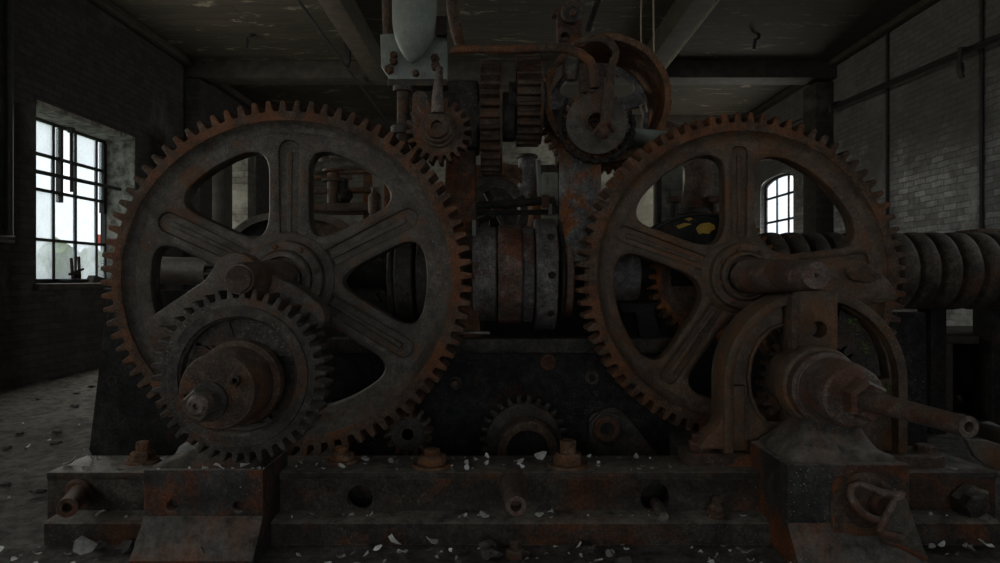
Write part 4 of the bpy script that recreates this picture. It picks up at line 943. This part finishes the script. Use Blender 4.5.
# ================================================================== ROPE DRUM AT RIGHT
yd, zd = 4.22, 1.045
x0 = wx(752, 4.0); pr = [(0, 0), (.20, 0)]
xx = 0; pitch = .128
n_r = 17
for k in range(n_r):
    a = k * pitch
    pr += [(.196, a + .006), (.228, a + .010), (.238, a + .018), (.243, a + .040), (.244, a + .075), (.240, a + .098), (.230, a + .106), (.196, a + .110)]
pr += [(.2, n_r * pitch), (0, n_r * pitch)]
t = thing('grooved_drum', 'thick ridged rope drum running from behind the right gear to the right edge', 'drum', (x0, yd, zd))
part('barrel', MB().lathe(pr, (x0, yd, zd), (1, .0, 0), 56), M_rope, t, ang=45)
part('end_flange', MB().cyl((x0 - .03, yd, zd), (1, 0, 0), .2, .03), M_brown, t)
part('axle', MB().tube([(x0 - .3, yd, zd), (x0 + n_r * pitch + .3, yd, zd)], .06, 16), M_black, t)
t = thing('bearing_stand', 'dark bearing stand under the rope drum right of the arched housing', 'stand', (wx(932, 4.3), 4.3, 0))
part('post', MB().box(wx(926, 4.3), wx(942, 4.3), 4.25, 4.4, 0, .84, .01), M_black, t)
part('saddle', MB().box(wx(922, 4.3), wx(946, 4.3), 4.2, 4.45, .80, .86, .01), M_dark, t)
t = thing('drum_bearing', 'brown square bearing cap behind the rope drum at the right edge', 'bearing', (wx(995, 4.6), 4.6, 0))
part('cap', MB().box(wx(973, 4.6), wx(1040, 4.6), 4.56, 4.8, wz(300, 4.6), wz(229, 4.6), .015), M_brown, t)
part('post', MB().box(wx(990, 4.6), wx(1030, 4.6), 4.58, 4.78, 0, wz(300, 4.6), .015), M_black, t)

# workbench and scrap at the right
t = thing('workbench', 'dark low workbench with a thick top at the right behind the long rod', 'bench', (3.4, 4.7, 0))
part('top', MB().box(wx(938, 4.7), 4.3, 4.7, 5.6, wz(344, 4.7), wz(335, 4.7), .01), M_wood_d, t)
for x, y in ((wx(944, 4.7), 4.75), (4.2, 4.75), (wx(944, 4.7), 5.5), (4.2, 5.5)):
    part('leg', MB().box(x, x + .1, y, y + .1, 0, wz(344, 4.7), .006), M_wood_d, t)
part('dark_backing', MB().box(2.95, 4.5, 5.56, 5.6, .02, wz(346, 4.7), .004), M_black, t)  # black sheet added so the gap under the bench stays dark
part('side_panel', MB().box(wx(942, 4.75), wx(948, 4.75), 4.85, 5.5, .05, wz(346, 4.75), .004), M_black, t)
for k in range(16):
    x = random.uniform(3.05, 4.1); y = random.uniform(4.72, 5.4); r = random.uniform(.05, .12)
    solo('scrap_lump', MB().blob((x, y, r * .5), r, (1, 1, .7), .6), M_black, 'dark lump of scrap iron lying under the low workbench', 'scrap', 'scrap under the workbench')
solo('stone', MB().blob((wx(988, 4.3), 4.3, .03), .07, (1, .8, .6), .5), M_chipg, 'pale stone on the floor before the low workbench', 'stone')

# ================================================================== FAR MACHINERY SEEN THROUGH THE SPOKES
t = thing('pipe_rack', 'rusty pipe rack with valves seen through the upper right window of the left gear', 'pipe rack', (wx(340, 6.0), 6.0, 0))
dd = 6.0
part('shelf', MB().box(wx(300, dd), wx(369, dd), dd - .1, dd + .3, wz(212, dd), wz(204, dd), .01), M_brown, t)
part('rail', MB().tube([W(296, 178, dd), W(352, 177, dd)], .028, 10), M_brown, t)
part('rail', MB().tube([W(296, 192, dd), W(372, 190, dd)], .028, 10), M_brown, t)
part('rail', MB().tube([W(334, 172, dd), W(392, 172, dd)], .022, 10), M_brown, t)
part('post', MB().box(wx(363, dd), wx(371, dd), dd, dd + .07, 0, wz(172, dd), .008), M_rust, t)
part('post', MB().box(wx(296, dd), wx(302, dd), dd, dd + .07, 0, wz(172, dd), .008), M_dark, t)
o = part('valve', MB().cyl(W(334, 204, dd), (0, 0, 1), .06, .28, .01).cyl(W(334, 182, dd), (0, 0, 1), .11, .025, .006), M_brown, t)
part('valve_wheel', MB().lathe([(.10, 0), (.10, .02), (.08, .02), (.08, 0), (.10, 0)], W(334, 172, dd), (0, 0, 1), 24), M_bolt, o)
part('valve', MB().cyl(W(344, 203, dd), (0, 0, 1), .04, .22, .01).blob(W(345, 196, dd - .05), .07, amp=.3), M_black, t)
solo('grey_main', MB().tube([W(296, 172, 6.4), W(318, 169, 6.4), W(334, 165, 6.4), W(404, 164, 6.4)], .07, 14).tube([W(324, 168, 6.4), W(324, 152, 6.4)], .05, 12).tube([(wx(390, 6.4), 6.4, 0), W(390, 166, 6.4)], .05, 12), M_gear, 'fat grey pipe above the rusty pipe rack, through the left gear', 'pipe')
t = thing('iron_pot', 'brown iron pot standing right of the rusty pipe rack, through the left gear', 'pot', W(375, 214, 5.6))
part('body', MB().lathe([(.05, 0), (.055, .02), (.058, .14), (.045, .17), (.03, .18), (.03, .22), (0, .22)], W(375, 214, 5.6), (0, 0, 1), 24), M_brown, t)
part('stand', MB().cyl((wx(375, 5.6), 5.6, 0), (0, 0, 1), .05, wz(214, 5.6), .01), M_dark, t)
solo('rusty_column', MB().box(wx(384, 5.8), wx(389, 5.8), 5.8, 5.9, 0, wz(176, 5.8), .008), M_rust, 'thin orange rusted column behind the right edge of the left gear', 'column')
t = thing('cable_wheel', 'dark wheel rim lying behind the left gear spokes, below the pipe rack', 'wheel', W(318, 262, 4.75))
part('rim', MB().lathe([(.34, 0), (.34, .06), (.29, .06), (.29, 0), (.34, 0)], W(318, 262, 4.75), (0, -1, 0), 56), M_gear, t)
part('disc', MB().lathe([(.29, 0), (.29, .02), (0, .02)], W(318, 262, 4.77), (0, -1, 0), 40), M_brown, t)
part('stand', MB().box(wx(312, 4.75), wx(324, 4.75), 4.78, 4.86, 0, wz(262, 4.75), .006), M_black, t)
t = thing('cable_wheel', 'dark wheel rim showing through the upper left window of the left gear', 'wheel', W(276, 268, 4.9))
part('rim', MB().lathe([(.40, 0), (.40, .06), (.35, .06), (.35, 0), (.40, 0)], W(276, 268, 4.9), (0, -1, 0), 56), M_gear, t)
part('disc', MB().lathe([(.35, 0), (.35, .02), (0, .02)], W(276, 268, 4.92), (0, -1, 0), 40), M_black, t)
part('stand', MB().box(wx(270, 4.9), wx(282, 4.9), 4.93, 5.03, 0, wz(268, 4.9), .006), M_black, t)
t = thing('countershaft', 'grey countershaft seen through the left window of the left gear', 'shaft', W(200, 272, 3.6))
part('shaft', MB().tube([W(158, 270, 3.75), W(214, 272, 3.6)], ml(14, 3.6), 24), M_gear, t)
part('gear_end', MB().plate([gear_loop(3.62, wz(274, 3.6), .10, .075, 12)], wx(210, 3.6), wx(222, 3.6), .004, 'YZ'), M_dark, t)
# pale column and steel stanchions at the back left
solo('steel_stanchion', MB().box(wx(212, 7.0), wx(225, 7.0), 7.0, 7.2, 0, wz(140, 7.0), .01), M_wood_d, 'dark steel stanchion behind the upper left window of the left gear', 'column')
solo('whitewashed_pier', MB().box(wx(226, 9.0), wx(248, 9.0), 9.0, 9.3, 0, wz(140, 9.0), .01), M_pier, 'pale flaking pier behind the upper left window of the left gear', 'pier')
# behind the right gear
t = thing('duct', 'thick curved brown duct rising behind the upper left window of the right gear', 'duct', W(697, 212, 5.0))
part('pipe', MB().tube([W(696, 222, 5.0), W(696, 200, 5.0), W(699, 180, 5.0), W(698, 165, 5.0), W(690, 150, 5.0), W(676, 138, 5.0), W(655, 132, 5.0)], .10, 22), M_brown, t)
part('flange', MB().cyl(W(696, 214, 5.0), (0, 0, 1), .135, .04, .008), M_dark, t)
part('stand', MB().cyl((wx(696, 5.0), 5.0, 0), (0, 0, 1), .09, wz(214, 5.0), .01), M_black, t)
for px, lb in ((674, 'brown square cap left of the curved duct'), (713, 'brown square cap right of the curved duct')):
    t = thing('valve_cap', lb + ', behind the right gear', 'cap', W(px, 214, 4.9))
    part('cap', MB().box(wx(px - 6, 4.9), wx(px + 6, 4.9), 4.85, 4.95, wz(203, 4.9), wz(196, 4.9), .008), M_bolt, t)
    part('stem', MB().cyl((wx(px, 4.9), 4.9, 0), (0, 0, 1), .03, wz(203, 4.9), .004), M_dark, t)
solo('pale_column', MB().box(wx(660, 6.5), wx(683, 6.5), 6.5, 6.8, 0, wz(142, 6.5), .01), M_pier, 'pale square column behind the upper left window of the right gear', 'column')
solo('dark_column', MB().box(wx(657, 6.3), wx(662, 6.3), 6.3, 6.4, 0, wz(142, 6.3), .01), M_black, 'narrow dark post beside the pale square column', 'column')
solo('bearing_cradle', MB().plate([wl([(618, 303), (655, 303), (652, 310), (660, 345), (640, 345), (634, 312), (620, 312)], 3.55)], 3.5, 3.6, .008), M_black, 'dark bearing cradle under the grey shaft, left window of the right gear', 'bearing')

# ================================================================== DEBRIS
def flake(p, s, mat, label, group=None, tilt=.5, name='paint_flake'):
    mb = MB(); n = random.randint(6, 9); rot = Matrix.Rotation(random.uniform(0, 6.28), 3, 'Z') @ Matrix.Rotation(random.gauss(0, tilt), 3, 'X') @ Matrix.Rotation(random.gauss(0, tilt), 3, 'Y')
    el = random.uniform(.45, .9); pts = []
    for k in range(n):
        q = 2 * pi * k / n; r = s * random.uniform(.6, 1.1); pts.append(Vector((cos(q) * r, sin(q) * r * el, .18 * s * cos(2 * q) + .1 * s * random.random())))
    c = Vector((0, 0, -.02 * s)); th = Vector((0, 0, max(.0015, s * .06)))
    vs = [rot @ v for v in pts] + [rot @ (v + th) for v in pts] + [rot @ c, rot @ (c + th)]
    lo = min(v.z for v in vs); vs = [v - Vector((0, 0, lo)) + Vector(p) for v in vs]
    fs = []
    for k in range(n):
        k2 = (k + 1) % n
        fs += [(k, k2, n + k2, n + k), (k2, k, 2 * n), (n + k, n + k2, 2 * n + 1)]
    mb.add(vs, fs)
    return solo(name, mb, mat, label, 'paint flake' if name == 'paint_flake' else 'debris', group, org=Vector(p), ang=50)
def on_floor(px, py):
    d = F * EYE / (py - CY); return Vector((wx(px, d), d, -.004))
def on_top(px, py, z):
    d = (EYE - z) * F / (py - CY); return Vector((wx(px, d), d, z))
named = [
    ((70, 466), zt, .034, M_chip, 'white crumpled paint flake on the left end of the bed'),
    ((88, 461), zt, .040, M_chipg, 'grey curled paint flake beside the white one on the left end of the bed'),
    ((133, 463), zt, .030, M_chip, 'pointed white paint flake standing on the bed left of the left block'),
    ((467, 468), zt, .026, M_chip, 'white paint flake at the front edge of the bed, left of the pipe stub'),
    ((540, 459), zt, .036, M_chip, 'cluster of white paint flakes on the bed right of the arched hub'),
    ((520, 463), zt, .020, M_chip, 'small white paint flake on the bed above the pipe stub'),
    ((636, 455), zt, .026, M_chip, 'white paint flake on the bed between the orange nut and the right foot'),
    ((185, 452), zb + .12, .045, M_chipg, 'large pale paint flake on the left bearing pedestal'),
    ((245, 468), zb, .024, M_chip, 'white paint flake on the front right corner of the left block'),
    ((218, 468), zb, .022, M_chip, 'white paint flake on the front edge of the left block'),
]
for (px, py), z, s, m, lb in named:
    p = on_top(px, py, z)
    if z == zt: p.y = min(max(p.y, 2.67), 2.86); p.x = wx(px, p.y)
    flake(p, s, m, lb)
flat_named = [((352, 518), .018, 'white sliver on the ledge under the left round hole'), ((540, 516), .022, 'white flake on the ledge right of the pipe stub'), ((485, 517), .026, 'pale flake on the ledge left of the pipe stub'), ((743, 518), .016, 'pale flake on the ledge right of the round nut'), ((102, 515), .026, 'white flake on the ledge at the left end of the bed')]
for (px, py), s, lb in flat_named:
    flake(Vector((wx(px, 2.6), 2.595, .073)), s, M_chip, lb)
floor_named = [((84, 551), .05, M_chipg, 'pale paint scrap on the floor in front of the left end of the bed'), ((205, 556), .045, M_chipg, 'grey scrap on the floor in front of the left block'), ((394, 545), .035, M_chip, 'large white paint flake on the floor below the left round hole'), ((402, 553), .036, M_chip, 'white paint flake nearest the viewer below the left round hole'), ((431, 542), .032, M_chip, 'upright white paint flake on the floor left of the floor bolt'), ((835, 552), .036, M_chip, 'white flake on the floor left of the shackle'), ((848, 549), .036, M_chip, 'white flake on the floor in front of the shackle plate'), ((868, 543), .034, M_chip, 'long white flake on the floor under the shackle loop'), ((745, 553), .038, M_chipg, 'grey flake on the floor in front of the right round hole'), ((986, 545), .03, M_chip, 'white flake on the floor at the right end of the bed'), ((792, 538), .03, M_chip, 'white flake at the foot of the right block'), ((592, 550), .032, M_chipg, 'grey flake on the floor right of the floor bolt')]
for (px, py), s, m, lb in floor_named:
    p = on_floor(px, py)
    if px in (835, 848, 868, 792): p = Vector((wx(px, 2.24), 2.24 - (py - 540) * .006, 0))
    flake(p, s, m, lb)
for k in range(150):
    x = random.uniform(-1.75, 1.9); y = random.uniform(2.665, 2.87)
    if wx(139, 2.47) < x < wx(264, 2.47) or wx(786, 2.4) < x < wx(908, 2.4) or (.76 < x < 1.75): continue
    flake(Vector((x, y, zt)), random.uniform(.005, .017), M_chip if random.random() < .6 else M_chipg, 'tiny pale paint flake among many on top of the iron bed', 'tiny paint flakes on the bed')
for k in range(16):
    x = random.uniform(-1.28, -.86); y = random.uniform(2.462, 2.48)
    flake(Vector((x, y, zb)), random.uniform(.004, .011), M_chip, 'tiny pale paint flake among many along the front of the left block', 'tiny paint flakes on the left block')
for k in range(190):
    x = random.uniform(-1.9, 2.0); y = random.uniform(2.18, 2.50)
    if wx(120, 2.4) < x < wx(285, 2.4) or wx(760, 2.4) < x < wx(925, 2.4): continue
    flake(Vector((x, y, -.008)), random.uniform(.006, .021), M_chip if random.random() < .5 else M_chipg, 'tiny pale paint flake among many on the floor in front of the bed', 'tiny paint flakes on the floor')
for k in range(50):
    x = random.uniform(-1.7, 1.9)
    if wx(128, 2.4) < x < wx(275, 2.4) or wx(770, 2.4) < x < wx(918, 2.4): continue
    flake(Vector((x, random.uniform(2.565, 2.64), .0745)), random.uniform(.004, .012), M_chip if random.random() < .6 else M_chipg, 'tiny pale paint flake among many on the lower ledge of the bed', 'tiny paint flakes on the ledge')
for k in range(60):
    x = random.uniform(-3.6, -2.0); y = random.uniform(2.9, 6.0)
    flake(Vector((x, y, -.004)), random.uniform(.006, .018), M_chip if random.random() < .4 else M_chipg, 'tiny pale flake on the dark floor left of the winch', 'tiny flakes on the left floor')
for k in range(46):
    x = random.uniform(-2.0, 2.2); y = random.uniform(2.16, 2.5)
    if wx(115, 2.4) < x < wx(290, 2.4) or wx(750, 2.4) < x < wx(930, 2.4): continue
    r = random.uniform(.012, .035)
    solo('rubble_stone', MB().blob((x, y, r * .3 - .008), r, (1, .9, .6), .7), M_stone, 'dark rubble stone on the floor in front of the iron bed', 'stone', 'rubble in front of the bed')
for k in range(70):
    x = random.uniform(-4.3, -2.0); y = random.uniform(2.8, 8.0)
    r = random.uniform(.012, .032)
    solo('rubble_stone', MB().blob((x, y, r * .2 - .008), r, (1.2, .9, .5), .7), M_stone, 'dark rubble stone on the floor between the left wall and the winch', 'stone', 'rubble on the left floor')
o = thing('floor_bolt', 'rusty bolt with stacked nuts on the floor below the pipe stub', 'bolt', on_floor(515, 556))
p = on_floor(515, 556)
part('nut', MB().hexa(p, (0, 0, 1), .034, .03, .2), M_bolt, o); part('stud', MB().cyl(p + Vector((0, 0, .03)), (0, 0, 1), .02, .03, .004, 14), M_bolt, o)

# ================================================================== CAMERA, LIGHT
cam = bpy.data.cameras.new('camera'); co = bpy.data.objects.new('camera', cam); COL.objects.link(co)
co.location = (0, 0, EYE); co.rotation_euler = (R(90), 0, 0)
cam.sensor_width = 36; cam.lens = 36 * F / 1000; cam.shift_y = -(281.5 - CY) / 1000; cam.clip_start = .05; cam.clip_end = 200
SC.camera = co
wd = bpy.data.worlds.new('overcast_sky'); SC.world = wd; wd.use_nodes = True
bg = wd.node_tree.nodes['Background']; bg.inputs[0].default_value = (.90, .95, 1.0, 1); bg.inputs[1].default_value = 1.5
def daylight(name, loc, rot, w, h, e, col=(1.0, .95, .85)):
    l = bpy.data.lights.new(name, 'AREA'); l.shape = 'RECTANGLE'; l.size = w; l.size_y = h; l.energy = e; l.color = col
    o = bpy.data.objects.new(name, l); COL.objects.link(o); o.location = loc; o.rotation_euler = rot
def side(q, x, s_, e): daylight('window_daylight', (x, (q[0] + q[1]) / 2, (q[2] + q[3]) / 2), (0, R(-90 * s_), 0), q[3] - q[2] - .1, q[1] - q[0] - .1, e)  # lamps for the seen windows and for the added ones
side(WL, XL + .012, 1, 60)
for q, e in zip(left_added, (25, 17, 9)): side(q, XL - .10, 1, e)  # fill light at the added left windows
for q, e in zip(right_added, (6, 4)): side(q, XR + .02, -1, e)  # fill light at the added right windows
side(WR, XR + .01, -1, 55)
daylight('added_door_fill', ((ADDED_DOOR[0] + ADDED_DOOR[1]) / 2, YF - .2, (ADDED_DOOR[2] + ADDED_DOOR[3]) / 2), (R(90), 0, 0), ADDED_DOOR[1] - ADDED_DOOR[0], ADDED_DOOR[3] - ADDED_DOOR[2], 6, (1, .97, .93))  # fill light from the added doorway, out of view
SC.view_settings.view_transform = 'Standard'; SC.view_settings.look = 'None'; SC.view_settings.gamma = 1; SC.view_settings.use_curve_mapping = False
SC.view_settings.exposure = 0.0
SC.cycles.use_denoising = True
SC.cycles.max_bounces = 8
